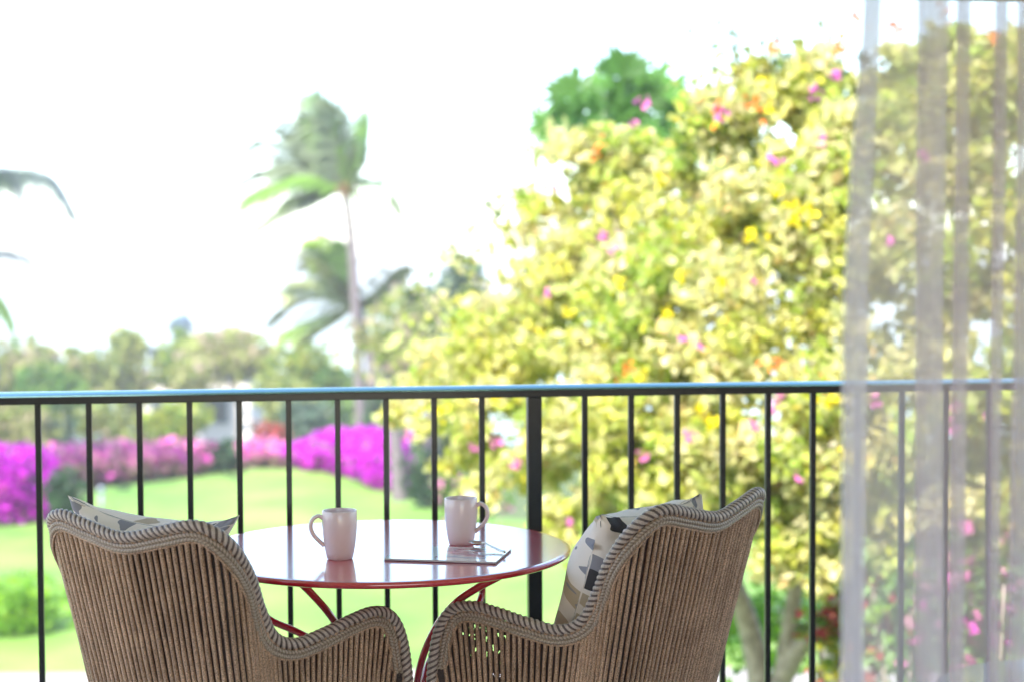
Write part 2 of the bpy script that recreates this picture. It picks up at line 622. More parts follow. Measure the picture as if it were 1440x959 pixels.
def shrub(name, label, cat, px, py, rx, ry, D, pal, group=None, dens=40, leaf=0.13, n_cl=12, depth=0.8, blossom=None, blossom_frac=0.5):
    """a bush that stands on the ground; (px,py) is the crown centre"""
    c = at(px, py, D)
    m = D / FPX
    base = Vector((c.x, D, ground_z(c.x, D)))
    t = thing(name, label, cat, base, 0, group)
    zc = (c.z - base.z)
    rad = (rx * m, rx * m * depth, ry * m)
    cl = crown_clumps((0, 0, zc), rad, n_cl, 0.5)
    cl += [(np.array((0, 0, zc * 0.75)), np.array(rad) * (0.75, 0.75, 0.8))]
    P, idx = clump_points(cl, dens, 0.6)
    keep = P[:, 2] > 0.02
    P, idx = P[keep], idx[keep]
    tone = 0.8 + 0.4 * rng.random(len(cl))
    cols = pick(PAL[pal], len(P)) * tone[idx][:, None]
    obj('foliage', leaves_mesh('foliage', P, leaf * (0.6 + 0.8 * rng.random(len(P))), cols), M['leaf'], t)
    if blossom:
        P, idx = clump_points([(c_, r_ * 1.05) for c_, r_ in cl], dens * blossom_frac, 0.8)
        P = P[P[:, 2] > 0.05]
        obj('blossom', leaves_mesh('blossom', P, leaf * (0.6 + 0.7 * rng.random(len(P))), pick(PAL[blossom], len(P)), aspect=0.9), M['petal'], t)
    st = [limb([(0, 0, -0.05), (a * 0.1 * rad[0], b * 0.1, zc * 0.6), (a * 0.5 * rad[0], b * 0.3, zc * 1.1)], 0.035, 0.012, 5) for a, b in ((-1, 0.4), (0.2, -0.5), (1, 0.6))]
    obj('stem', join_meshes('stem', st), M['bark'], t)
    return t


# ------------------------------------------------------------------ setting: ground, lawn, path, sea, balcony
def sheet(name, pts, z, mat, kind='structure'):
    me = mesh(name, [(p[0], p[1], z) for p in pts], [tuple(range(len(pts)))])
    return obj(name, me, mat, None, kind)


gx = np.linspace(-160, 160, 65)
gy = np.r_[np.linspace(-8, 60, 69), np.linspace(63, 150, 30)]
V, F = [], []
for j, y in enumerate(gy):
    for i, x in enumerate(gx):
        V.append((x, y, ground_z(x, y) - 0.03))
for j in range(len(gy) - 1):
    for i in range(len(gx) - 1):
        a = j * len(gx) + i
        F.append((a, a + 1, a + 1 + len(gx), a + len(gx)))
obj('ground', mesh('ground', V, F), M['mulch'], None, 'structure')
sheet('sea', [(-1500, 90), (1500, 90), (1500, 2800), (-1500, 2800)], -11, M['sea'])
edge_px = [(-220, 758), (-60, 742), (60, 733), (130, 690), (230, 676), (330, 661), (430, 660), (490, 668), (560, 694), (612, 712), (700, 728), (820, 735), (1000, 742), (1300, 760), (1700, 800), (1900, 850)]
pts = [on_ground(*p) for p in edge_px]
P = crom([(p.x, p.y) for p in pts], 5)
lawn_pts = [tuple(p) for p in P] + [(11, 5), (-9, 5)]
sheet('lawn', lawn_pts, GZ, M['lawn'])
pth = [(-14, 16.0), (-4, 16.3), (3.5, 16.6), (12, 16.0)]
pth2 = [(12, 17.1), (3.5, 17.7), (-4, 17.65), (-14, 17.4)]
P1, P2 = crom(pth, 6), crom(pth2, 6)
sheet('path', [tuple(p) for p in P1] + [tuple(p) for p in P2], GZ + 0.012, M['path'])

# balcony: floor slab, ceiling and header run parallel to the railing
RAIL_T = 0.1375                   # the railing recedes to the right by this slope
RAIL_D = 4.35
ang = math.atan(RAIL_T)
bal = Matrix.Translation((0, RAIL_D, 0)) @ Matrix.Rotation(ang, 4, 'Z')


def bal_box(name, x0, x1, y0, y1, z0, z1, mat, bev=0.004):
    bm = box_bm(bmesh.new(), x0, x1, y0, y1, z0, z1, bev)
    o = obj(name, bm, mat, None, 'structure')
    o.matrix_world = bal
    return o


bal_box('balcony_floor', -3.6, 3.6, -6.2, 0.12, -0.22, 0.0, M['stone'])
bal_box('balcony_ceiling', -2.9, 3.3, -5.2, 0.10, 2.36, 2.55, M['plaster'])
bal_box('room_ceiling', -2.6, 2.6, -6.2, -5.21, 2.36, 2.55, M['plaster'])
bal_box('unseen_room_wall', -2.6, -1.5, -6.35, -6.205, 0.002, 2.55, M['wallpaint'])  # unseen rear wall, added to cut light from behind the chairs
bal_box('unseen_room_wall', 1.5, 2.6, -6.35, -6.205, 0.002, 2.55, M['wallpaint'])
bal_box('unseen_room_wall', -1.497, 1.497, -6.35, -6.205, 2.1, 2.55, M['wallpaint'])  # lintel over the rear opening, which is shaped to let fill light in
bal_box('unseen_side_wall', -2.75, -2.605, -6.2, -2.2, 0.002, 2.355, M['wallpaint'])  # unseen side walls, added with the rear wall to dim the chair backs
bal_box('unseen_side_wall', 2.605, 2.75, -6.2, -2.2, 0.002, 2.355, M['wallpaint'])
bal_box('header_beam', -2.9, 3.3, 0.13, 0.27, 2.145, 2.55, M['tanwood'])

# ------------------------------------------------------------------ railing
rail = thing('railing', 'black metal balcony railing with slim upright bars and glossy handrail', 'railing')
rail.matrix_world = bal
RX0, RX1 = -2.6, 2.9
prof = [(-0.028, 0.0), (-0.0275, 0.0025), (-0.024, 0.005), (-0.016, 0.009), (-0.007, 0.0117), (0, 0.0125), (0.007, 0.0117), (0.016, 0.009), (0.024, 0.005), (0.0275, 0.0025), (0.028, 0.0)]
V = [(x, y, 1.052 + z) for x in (RX0, RX1) for (y, z) in prof]
n = len(prof)
F = [(i, i + 1, n + i + 1, n + i) for i in range(n - 1)] + [(n - 1, 0, n, 2 * n - 1), tuple(range(n - 1, -1, -1)), tuple(range(n, 2 * n))]
hr = obj('handrail', mesh('handrail', V, F), M['teal'], rail)
smooth(hr)
obj('rail_bar', box_bm(bmesh.new(), RX0, RX1, -0.019, 0.019, 1.032, 1.051, 0.002), M['black'], rail)
obj('bottom_rail', box_bm(bmesh.new(), RX0, RX1, -0.016, 0.016, 0.08, 0.105, 0.002), M['black'], rail)


def rail_x(px):
    """where the sight line through a photo column meets the railing plane"""
    u = (px + 1.0 - 720) / FPX
    X = u * RAIL_D / (1 - u * RAIL_T)
    return X / math.cos(ang)


POST_PX = 749.5
s = 0.127
post_x = rail_x(POST_PX)
bb = box_bm(bmesh.new(), -0.0075, 0.0075, -0.0075, 0.0075, 0.105, 1.032, 0.0015)
bal_me = bpy.data.meshes.new('baluster')
bb.to_mesh(bal_me)
bb.free()
pb = box_bm(bmesh.new(), -0.019, 0.019, -0.019, 0.019, 0.0, 1.032, 0.003)
post_me = bpy.data.meshes.new('post')
pb.to_mesh(post_me)
pb.free()
left0 = rail_x(676.0)
right0 = rail_x(821.0)
sl = (left0 - rail_x(48.6 + 1.5)) / 9.0
sr = (rail_x(1330.0) - right0) / 8.0
xs = [left0 - sl * k for k in range(0, 16)] + [right0 + sr * k for k in range(0, 14)]
for x in xs:
    if RX0 + 0.05 < x < RX1 - 0.05:
        b = obj('baluster', bal_me, M['black'], rail)
        b.location.x = x
for x in (post_x, post_x - sl * 19, post_x + sr * 17):
    p = obj('post', post_me, M['black'], rail)
    p.location.x = max(RX0 + 0.03, min(RX1 - 0.03, x))

# ------------------------------------------------------------------ red bistro table
TZ = 0.735
TC = Vector((at(541, 771, 3.735).x, 3.735, 0))
TR = 0.427
table = thing('bistro_table', 'round glossy red metal bistro table with curved legs', 'table', TC)
prof = [(0.0, 0.0), (TR - 0.006, 0.0), (TR - 0.001, 0.003), (TR, 0.008), (TR - 0.001, 0.011), (TR - 0.005, 0.0135), (TR - 0.012, 0.014), (0.0, 0.014)]
prof = [(max(r, 0.001), z + TZ - 0.014) for r, z in prof]
top = obj('tabletop', lathe(prof, 120, 'tabletop'), M['red'], table)
for p in top.data.polygons:
    p.use_smooth = abs(p.normal.z) < 0.98
ring = [(0.33 * math.cos(a), 0.33 * math.sin(a), TZ - 0.024) for a in np.linspace(0, 2 * math.pi, 60)]
obj('under_ring', tube(ring, 0.008, 8, 'under_ring', caps=False), M['red'], table)


def tl(px, py, D):
    return tuple(at(px, py, D) - TC)


legs = [
    [tl(415, 812, 3.50), tl(440, 836, 3.52), tl(467, 868, 3.55), tl(495, 915, 3.60), tl(512, 975, 3.66), (-0.05, -0.03, 0.30), (-0.15, -0.12, 0.12), (-0.29, -0.21, 0.0)],
    [tl(702, 810, 3.52), tl(668, 828, 3.54), tl(640, 848, 3.56), tl(614, 880, 3.60), tl(594, 925, 3.64), tl(584, 975, 3.68), (0.06, -0.03, 0.30), (0.16, -0.12, 0.12), (0.29, -0.21, 0.0)],
    [tl(345, 806, 3.86), tl(352, 845, 3.86), tl(380, 871, 3.85), tl(420, 889, 3.84), tl(470, 920, 3.82), tl(510, 985, 3.79), (-0.05, 0.06, 0.30), (-0.14, 0.14, 0.12), (-0.27, 0.24, 0.0)],
    [tl(675, 806, 3.88), tl(678, 826, 3.88), tl(683, 842, 3.87), tl(668, 868, 3.85), tl(630, 893, 3.83), tl(602, 930, 3.80), tl(594, 975, 3.78), (0.08, 0.06, 0.30), (0.16, 0.14, 0.12), (0.27, 0.24, 0.0)],
]
legs[3] = [tl(676, 806, 3.90), tl(678, 822, 3.90), tl(677, 838, 3.90), tl(665, 862, 3.87), tl(630, 893, 3.83), tl(604, 930, 3.80), tl(594, 975, 3.78), (0.08, 0.06, 0.30), (0.16, 0.14, 0.12), (0.27, 0.24, 0.0)]
for L in legs:
    obj('leg', tube(crom(L, 8), 0.0085, 10, 'leg'), M['red'], table)

# ------------------------------------------------------------------ wicker armchair
# right half: rim X, Y, Z and foot of the shell X, Y (chair faces +Y, Y=0 at the top of the back)
half = [
    (0.000, -0.012, 0.850, 0.000, 0.160), (0.085, -0.008, 0.866, 0.070, 0.162), (0.160, 0.000, 0.882, 0.125, 0.168),
    (0.203, 0.016, 0.870, 0.160, 0.178), (0.226, 0.050, 0.832, 0.182, 0.194), (0.230, 0.095, 0.770, 0.198, 0.212),
    (0.228, 0.130, 0.700, 0.208, 0.228), (0.234, 0.165, 0.640, 0.218, 0.245), (0.252, 0.212, 0.618, 0.230, 0.268),
    (0.276, 0.280, 0.628, 0.246, 0.318), (0.298, 0.345, 0.644, 0.260, 0.366), (0.315, 0.405, 0.652, 0.272, 0.414),
    (0.330, 0.448, 0.640, 0.280, 0.440), (0.342, 0.474, 0.600, 0.285, 0.455), (0.349, 0.488, 0.530, 0.289, 0.463),
    (0.350, 0.492, 0.440, 0.292, 0.468), (0.335, 0.486, 0.330, 0.294, 0.471), (0.300, 0.474, 0.235, 0.296, 0.473)]
full = [(-a, b, c, -d, e) for (a, b, c, d, e) in reversed(half[1:])] + half
CZ0 = 0.22
curve = crom(full, 10)


def surf(q, t):
    """q row of the curve, t 0 at rim .. 1 at foot, slight outward belly"""
    x = q[0] + (q[3] - q[0]) * t
    y = q[1] + (q[4] - q[1]) * t
    z = q[2] + (CZ0 - q[2]) * t
    return np.array([x, y, z])


def make_chair(label, loc, rz, group):
    t = thing('wicker_armchair', label, 'armchair', loc, rz, group)
    # woven shell
    C, s_ = resample(curve, 0.012, 3)
    nt = 18
    V, F, UV = [], [], []
    for i, q in enumerate(C):
        for k in range(nt + 1):
            V.append(surf(q, k / nt))
            UV.append((s_[i], V[-1][2]))
    for i in range(len(C) - 1):
        for k in range(nt):
            a = i * (nt + 1) + k
            F.append((a, a + 1, a + nt + 2, a + nt + 1))
    me = mesh('shell', V, F)
    uvl = me.uv_layers.new(name='UVMap')
    for lp in me.loops:
        uvl.data[lp.index].uv = UV[lp.vertex_index]
    smooth(obj('shell', me, M['weave'], t))
    # upright ribs: one mesh each, evenly spaced in plan
    Cp, _ = resample(curve, 0.0148, 2)
    Tp = np.gradient(Cp[:, :2], axis=0)
    Tp /= np.linalg.norm(Tp, axis=1)[:, None]
    for q, tp_ in list(zip(Cp, Tp))[1:-1]:
        off = np.array((tp_[1], -tp_[0], 0.0))
        if off[:2].dot(q[:2] - np.array((0, 0.3))) < 0:
            off = -off
        if q[2] - CZ0 < 0.06:
            continue
        hgt = q[2] - CZ0
        ts = np.linspace(0.004, 1, 11)
        jit = rng.normal(0, 0.0005, (len(ts), 3))
        pts = np.array([surf(q, tt) for tt in ts]) + jit + off * 0.0035
        r = 0.0047 * (1 + 0.08 * rng.normal(size=len(ts)))
        obj('rib', tube(pts, r, 6, 'rib', caps=False), M['rib'], t)
    # rope roll on the rim and a two strand braid below it outside
    Cr, _ = resample(curve, 0.0024, 3)
    rimP = Cr[:, :3].copy()
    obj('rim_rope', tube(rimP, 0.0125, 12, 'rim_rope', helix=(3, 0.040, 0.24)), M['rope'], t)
    Tn = np.gradient(Cr[:, :3], axis=0)
    down = np.stack([Cr[:, 3] - Cr[:, 0], Cr[:, 4] - Cr[:, 1], CZ0 - Cr[:, 2]], 1)
    down /= np.linalg.norm(down, axis=1)[:, None] + 1e-9
    Tn /= np.linalg.norm(Tn, axis=1)[:, None]
    dn = down - Tn * (down * Tn).sum(1)[:, None]
    ln = np.linalg.norm(dn, axis=1)[:, None]
    dn /= ln + 1e-9
    outw = np.cross(dn, Tn)
    ctr = np.array([0, 0.25, 0.6])
    sg = np.sign((outw * (Cr[:, :3] - ctr)).sum(1))
    outw *= np.where(sg == 0, 1, sg)[:, None]
    # smooth the side vectors
    ker = np.ones(25) / 25
    for A in (dn, outw):
        for k in range(3):
            A[:, k] = np.convolve(np.pad(A[:, k], 12, mode='edge'), ker, 'valid')
        A /= np.linalg.norm(A, axis=1)[:, None]
    a1 = rimP + dn * 0.0165 + outw * 0.006
    a2 = rimP + dn * 0.0255 + outw * 0.0065
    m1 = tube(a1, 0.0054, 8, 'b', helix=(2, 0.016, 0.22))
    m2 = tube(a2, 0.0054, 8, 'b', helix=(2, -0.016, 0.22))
    bm_ = join_meshes('rim_braid', [m1, m2])
    bm_.polygons.foreach_set('use_smooth', [True] * len(bm_.polygons))
    obj('rim_braid', bm_, M['braid'], t)
    a3 = rimP + dn * 0.0325 + outw * 0.005
    obj('rim_cord', tube(a3[::3], 0.0026, 6, 'rim_cord'), M['rib'], t)
    # seat platform, pad, front apron and legs
    def wedge(bm, y0, y1, k):
        for v in bm.verts:
            v.co.x *= k + (1 - k) * (v.co.y - y0) / (y1 - y0)
        return bm
    obj('seat', wedge(box_bm(bmesh.new(), -0.25, 0.25, 0.20, 0.462, 0.30, 0.345, 0.01), 0.20, 0.462, 0.62), M['weave'], t)
    obj('seat_pad', wedge(box_bm(bmesh.new(), -0.235, 0.235, 0.185, 0.475, 0.347, 0.43, 0.03), 0.185, 0.475, 0.62), M['pad'], t)
    obj('apron', box_bm(bmesh.new(), -0.292, 0.292, 0.458, 0.474, 0.21, 0.335, 0.004), M['weave'], t)
    for (x, y, dx, dy) in ((-0.255, 0.43, -0.02, 0.03), (0.255, 0.43, 0.02, 0.03), (-0.135, 0.215, -0.03, -0.05), (0.135, 0.215, 0.03, -0.05)):
        obj('leg', tube([(x, y, 0.32), (x + dx * 0.5, y + dy * 0.5, 0.16), (x + dx, y + dy, 0.0)], (0.019, 0.018, 0.014), 10, 'leg'), M['wood'], t)
    return t


def copy_thing(root, label, loc, rz):
    r = root.copy()
    COL.objects.link(r)
    r.location = loc
    r.rotation_euler = (0, 0, rz)
    r['label'] = label
    for ch in list(root.children):
        c = ch.copy()
        COL.objects.link(c)
        c.parent = r
        for g in list(ch.children):
            d = g.copy()
            COL.objects.link(d)
            d.parent = c
    return r


M['pad'] = plain('pad_cloth', (0.62, 0.55, 0.47), 0.9, noise=0.06, nscale=60)
GRP = 'wicker armchairs drawn up to the red table'
CH_L = Vector((-0.7625, 3.203, 0))
CH_R = Vector((0.422, 3.435, 0))
A_L, A_R = R(-27), R(47.5)
chair = make_chair('brown wicker armchair left of the red table, scalloped back toward us', CH_L, A_L, GRP)
copy_thing(chair, 'brown wicker armchair right of the red table, nearest the sheer curtain', CH_R, A_R)


# ------------------------------------------------------------------ scatter cushions
def cushion(label, chair_loc, chair_rz, centre, size, thick, rx, ry, rz, mat, ears=0.15, taper=0.0):
    n = 36
    V, F, UV = [], [], []
    for side in (1, -1):
        for j in range(n + 1):
            for i in range(n + 1):
                u, v = -1 + 2 * i / n, -1 + 2 * j / n
                e = 1 - ears * (1 - (u * v) ** 2) * (abs(u) ** 6 + abs(v) ** 6) * 0.5
                x = u * (1 - ears * (1 - v * v) * abs(u) ** 3 * 0.55)
                y = v * (1 - ears * (1 - u * u) * abs(v) ** 3 * 0.55)
                h = ((1 - u * u) ** 0.55 * (1 - v * v) ** 0.55)
                w = 0.09 * math.sin(7 * u + 2.0 * v) * math.cos(5 * v - 1.5 * u) * (1 - abs(u) ** 4) * (1 - abs(v) ** 4)
                cr = 0.10 * math.sin(16 * (u - v)) * max(0, abs(u * v) - 0.35)
                tp = 1 - taper * (1 - v) / 2 if taper > 0 else 1 + taper * (1 + v) / 2
                V.append((x * size / 2 * tp, y * size / 2, side * thick / 2 * (h + w * side + cr) + 0.003 * side))
                UV.append(((u + 1) / 2 + (0 if side > 0 else 1.3), (v + 1) / 2))
    N = (n + 1) ** 2
    for sidx in (0, 1):
        for j in range(n):
            for i in range(n):
                a = sidx * N + j * (n + 1) + i
                q = (a, a + 1, a + n + 2, a + n + 1)
                F.append(q if sidx == 0 else tuple(reversed(q)))
    brd = [i for i in range(n + 1)] + [j * (n + 1) + n for j in range(1, n + 1)] + [n * (n + 1) + i for i in range(n - 1, -1, -1)] + [j * (n + 1) for j in range(n - 1, 0, -1)]
    for k in range(len(brd)):
        a, b = brd[k], brd[(k + 1) % len(brd)]
        F.append((a, a + N, b + N, b))
    me = mesh('scatter_cushion', V, F)
    uvl = me.uv_layers.new(name='UVMap')
    for lp in me.loops:
        uvl.data[lp.index].uv = UV[lp.vertex_index]
    o = obj('scatter_cushion', me, mat)
    smooth(o)
    loc = Matrix.Translation(chair_loc) @ Matrix.Rotation(chair_rz, 4, 'Z')
    o.matrix_world = loc @ Matrix.Translation(centre) @ Matrix.Rotation(rz, 4, 'Z') @ Matrix.Rotation(R(90) + rx, 4, 'X') @ Matrix.Rotation(ry, 4, 'Z')
    return tag(o, label, 'cushion', 'patterned scatter cushions in the wicker chairs')


cushion('cream cushion with charcoal leaf print tucked in the left wicker chair', CH_L, A_L, (-0.068, 0.185, 0.700), 0.395, 0.20, R(15), R(-4), R(9), cushion_mat('leaf_print_left', 2.9), 0.42, 0.42)
cushion('cream cushion with charcoal leaf print tucked in the right wicker chair', CH_R, A_R, (0.0, 0.216, 0.655), 0.44, 0.26, R(19), R(3), R(-6), cushion_mat('leaf_print_right', 8.9, 0.74), 0.2, -0.3)


# ------------------------------------------------------------------ mugs, magazine, spoon
def mug(label, loc, rz, h=0.108, rt=0.0385, rb=0.0285):
    t = thing('coffee_mug', label, 'mug', loc, rz, 'white mugs on the red table')
    outer = [(rb * 0.3, 0.0), (rb - 0.003, 0.0), (rb, 0.002), (rb + 0.0028, 0.014), (rb + 0.0062, 0.034), (rt - 0.0012, 0.058), (rt, 0.075), (rt, h - 0.002), (rt - 0.001, h), (rt - 0.0028, h), (rt - 0.0036, h - 0.003), (rt - 0.004, 0.07), (rb + 0.003, 0.03), (rb - 0.004, 0.009), (0.001, 0.007)]
    obj('body', lathe(outer, 48, 'body'), M['mug'], t)
    hp = crom([(rt - 0.003, 0, h - 0.018), (rt + 0.008, 0, h - 0.012), (rt + 0.021, 0, h - 0.020), (rt + 0.025, 0, h - 0.036), (rt + 0.019, 0, h - 0.053), (rt + 0.008, 0, h - 0.066), (rb + 0.0055, 0, h - 0.078)], 8)
    hm = tube(hp, 0.0046, 10, 'handle')
    for v in hm.vertices:
        v.co.y *= 1.45
    obj('handle', hm, M['mug'], t)
    return t


def on_table(px, py, dz=0.0):
    return on_ground(px, py, TZ + dz)


mug('white mug with its handle to the left, nearer of the two on the red table', on_table(478, 785), R(188))
mug('white mug with its handle to the right, standing just past the magazine', on_table(648.5, 764.5), R(-12))

NL, NR, FR = on_table(540, 788), on_table(697, 793), on_table(721, 774)
ex = (NR - NL)
ey = (FR - NR)
w_, d_ = ex.length, ey.length
mag_a = math.atan2(ex.y, ex.x)
mg = thing('magazine', 'closed glossy white magazine lying on the red table by the mug', 'magazine', NL, mag_a)


def page_block(name, x0, x1, y0, y1, z0, z1, mat, uvs=False):
    bm = box_bm(bmesh.new(), x0, x1, y0, y1, z0, z1)
    uvl = bm.loops.layers.uv.new('UVMap')
    for f in bm.faces:
        for l in f.loops:
            l[uvl].uv = ((l.vert.co.x - x0) / (x1 - x0), (l.vert.co.y - y0) / (y1 - y0))
    return obj(name, bm, mat, mg)


M['paper'] = plain('paper_edge', (0.66, 0.62, 0.62), 0.7)
M['coverback'] = plain('cover_back', (0.16, 0.06, 0.13), 0.3)
page_block('back_cover', 0, w_, 0, d_, 0.0006, 0.0014, M['coverback'])
page_block('pages', 0.001, w_ - 0.001, 0.001, d_ - 0.001, 0.0015, 0.0044, M['paper'])
page_block('front_cover', 0, w_, 0, d_, 0.0045, 0.0054, cover_mat())

sp0 = on_table(664, 766, 0.0056)
sp1 = on_table(709, 778, 0.0056)
dv = sp1 - sp0
spoon = thing('teaspoon', 'small metal teaspoon lying on the magazine beside the mug', 'spoon', sp0, math.atan2(dv.y, dv.x))
L = dv.length * 1.02
V, F = [], []
nu, nv = 14, 10
for i in range(nu + 1):
    for j in range(nv + 1):
        u, v = -1 + 2 * i / nu, -1 + 2 * j / nv
        x = 0.024 * u
        wd = 0.0145 * math.sqrt(max(0, 1 - u * u)) * (1 - 0.18 * u)
        V.append((x + 0.018, v * wd, 0.0075 * (1 - (1 - u * u) * (1 - v * v)) + 0.0016))
for i in range(nu):
    for j in range(nv):
        a = i * (nv + 1) + j
        F.append((a, a + 1, a + nv + 2, a + nv + 1))
bo = obj('bowl', mesh('bowl', V, F), M['steel'], spoon)
smooth(bo)
sol = bo.modifiers.new('thickness', 'SOLIDIFY')
sol.thickness = 0.0012
hp = crom([(0.041, 0, 0.009), (0.055, 0, 0.013), (0.075, 0, 0.010), (L - 0.02, 0, 0.005), (L, 0, 0.0045)], 6)
hm = tube(hp, np.linspace(0.0019, 0.003, len(hp)), 8, 'handle')
obj('handle', hm, M['steel'], spoon)

# ------------------------------------------------------------------ pale side table beyond the curtain
st_loc = Vector((1.17, 3.28, 0))
side = thing('side_table', 'low round side table with pale glass top behind the sheer curtain', 'side table', st_loc)
M['glass_top'] = plain('glass_top', (0.55, 0.66, 0.74), 0.06, coat=0.5)
gp = [(0.001, 0.495), (0.30, 0.495), (0.304, 0.499), (0.304, 0.503), (0.30, 0.507), (0.001, 0.507)]
g = obj('tabletop', lathe(gp, 72, 'tabletop'), M['glass_top'], side)
for p in g.data.polygons:
    p.use_smooth = abs(p.normal.z) < 0.9
rp = [(0.305 * math.cos(a), 0.305 * math.sin(a), 0.500) for a in np.linspace(0, 2 * math.pi, 73)]
obj('rim', tube(rp, 0.0055, 8, 'rim', caps=False), M['black'], side)
for k in range(3):
    a = 2 * math.pi * k / 3 + 0.4
    obj('leg', tube([(0.26 * math.cos(a), 0.26 * math.sin(a), 0.494), (0.2 * math.cos(a), 0.2 * math.sin(a), 0.25), (0.27 * math.cos(a), 0.27 * math.sin(a), 0.0)], 0.010, 8, 'leg'), M['black'], side)

# ------------------------------------------------------------------ sheer curtain in real folds
CD = 2.25
plan = [(1180, 0.02), (1200, 0.045), (1214, 0.02), (1200, -0.01), (1186, 0.0), (1200, -0.04), (1240, -0.05), (1290, -0.02), (1326, 0.03), (1332, 0.05), (1318, 0.055), (1296, 0.03), (1286, -0.01), (1296, -0.04), (1325, -0.045), (1352, 0.0), (1362, 0.03), (1352, 0.05), (1342, 0.03), (1346, -0.02), (1366, -0.045), (1392, -0.02), (1408, 0.02), (1410, 0.045), (1400, 0.045), (1394, 0.01), (1404, -0.035), (1424, -0.03), (1442, 0.02), (1440, 0.045), (1428, 0.04), (1424, 0.0), (1440, -0.04), (1470, -0.03), (1500, 0.02), (1502, 0.045), (1490, 0.04), (1486, 0.0), (1500, -0.04), (1540, -0.03), (1580, 0.0)]
PC = crom(plan, 6)
zs = np.linspace(0.02, 2.35, 40)
V, F, UV = [], [], []
for k, z in enumerate(zs):
    fr = (z - 0.02) / 2.33
    py = 480 - (z - 1.26) * FPX / CD * 1.0
    g_ = max(0.0, min(1.0, (450 - py) / 450.0))          # gathers to the right toward the top
    for i, (px, dy) in enumerate(PC):
        sh = 25 * g_ ** 1.3 * max(0.0, 1 - max(0, px - 1180) / 140.0)
        wv = 3.0 * math.sin(z * 2.1 + px * 0.03) + 2.5 * math.sin(z * 3.7 + px * 0.09) + 5.0 * math.sin(z * 1.1 + px * 0.011) * (1 - fr)
        p = at(px + sh + wv, 480, CD + dy)
        V.append((p.x, p.y + 0.006 * math.sin(z * 3 + i * 0.3), z))
        UV.append((i / 40.0, z))
nc = len(PC)
for k in range(len(zs) - 1):
    for i in range(nc - 1):
        a = k * nc + i
        F.append((a, a + 1, a + nc + 1, a + nc))
me = mesh('sheer_curtain', V, F)
uvl = me.uv_layers.new(name='UVMap')
for lp in me.loops:
    uvl.data[lp.index].uv = UV[lp.vertex_index]
cu = obj('sheer_curtain', me, curtain_mat())
smooth(cu)
tag(cu, 'sheer pale grey curtain hanging in loose vertical folds before the railing', 'curtain')

# ------------------------------------------------------------------ the flowering tree on the right
bt_base = Vector((at(1078, 1000, 10.6).x, 10.6, GZ))
bt = thing('flowering_tree', 'large tree with cream and yellow leaves, grey forked trunk and pink blossom', 'tree', bt_base)
spec = [  # px, py, D, radius x px, radius z px
    (800, 250, 11.6, 75, 70), (860, 230, 11.2, 80, 60), (930, 260, 10.8, 95, 85), (1010, 230, 10.4, 85, 80),
    (1090, 170, 10.2, 85, 75), (1170, 130, 10.2, 90, 70), (1090, 290, 9.9, 110, 95), (980, 350, 10.0, 110, 90),
    (860, 340, 10.8, 110, 90), (770, 400, 11.3, 95, 70), (690, 440, 11.8, 70, 48), (640, 500, 11.8, 70, 45),
    (720, 500, 11.2, 100, 75), (830, 460, 10.4, 120, 95), (950, 480, 9.8, 120, 95), (1080, 420, 9.5, 115, 100),
    (1160, 330, 9.7, 90, 110), (1150, 520, 9.3, 95, 100), (1040, 560, 9.4, 110, 85), (920, 600, 9.6, 110, 75),
    (800, 590, 10.2, 105, 75), (700, 590, 10.8, 85, 60), (620, 575, 11.2, 65, 42), (720, 670, 10.4, 80, 50),
    (800, 700, 10.0, 75, 50), (890, 690, 9.6, 80, 55), (1000, 660, 9.3, 95, 65), (1100, 650, 9.2, 90, 80),
    (1160, 740, 9.2, 60, 60), (1060, 740, 9.3, 70, 42), (950, 745, 9.6, 60, 35), (1260, 230, 9.9, 110, 120),
    (1260, 400, 9.5, 110, 120), (1280, 570, 9.3, 110, 100), (1380, 160, 9.9, 110, 100), (1400, 330, 9.6, 110, 120),
    (1400, 500, 9.4, 110, 110), (1410, 640, 9.3, 110, 80), (1270, 690, 9.3, 80, 60), (1500, 250, 10.0, 120, 140),
    (1540, 450, 9.8, 130, 140), (1560, 640, 9.8, 120, 110), (1250, 110, 10.3, 80, 50), (760, 310, 11.8, 55, 55),
    (1290, 85, 10.2, 60, 40), (1370, 75, 10.2, 70, 40), (1450, 85, 10.2, 70, 50), (850, 208, 11.3, 65, 30), (920, 205, 11.0, 60, 34), (1290, 430, 9.7, 80, 70), (1290, 490, 9.6, 70, 60), (1400, 430, 9.8, 80, 70), (1230, 560, 9.4, 60, 60), (1360, 560, 9.5, 80, 60),
    (810, 770, 10.0, 60, 32), (880, 790, 9.8, 60, 34), (960, 790, 9.6, 70, 36), (1100, 800, 9.3, 60, 40), (1165, 800, 9.2, 40, 36), (1260, 740, 9.3, 80, 60), (1350, 740, 9.3, 90, 70), (1440, 740, 9.4, 90, 70), (1530, 760, 9.6, 90, 70),
    (960, 640, 9.5, 90, 60), (1040, 650, 9.3, 90, 60), (1130, 700, 9.2, 80, 60), (1165, 640, 9.2, 60, 70), (1085, 735, 9.3, 70, 45), (900, 660, 9.7, 80, 50), (1180, 430, 9.5, 60, 80),
    (1340, 240, 10.2, 80, 70), (1330, 120, 10.3, 70, 50), (790, 490, 10.9, 70, 50), (750, 550, 11.0, 80, 50), (880, 530, 10.2, 90, 60), (1000, 170, 10.3, 60, 50), (1060, 110, 10.3, 50, 30), (1200, 190, 9.9, 80, 80),
    (1000, 470, 9.9, 90, 70), (870, 735, 9.9, 55, 28), (1010, 720, 9.5, 65, 35), (1120, 755, 9.3, 60, 40), (1080, 340, 10.0, 90, 80), (940, 400, 10.3, 100, 80), (830, 390, 10.9, 80, 60), (590, 540, 11.6, 40, 28), (560, 590, 11.4, 35, 22), (660, 640, 10.9, 55, 35)]
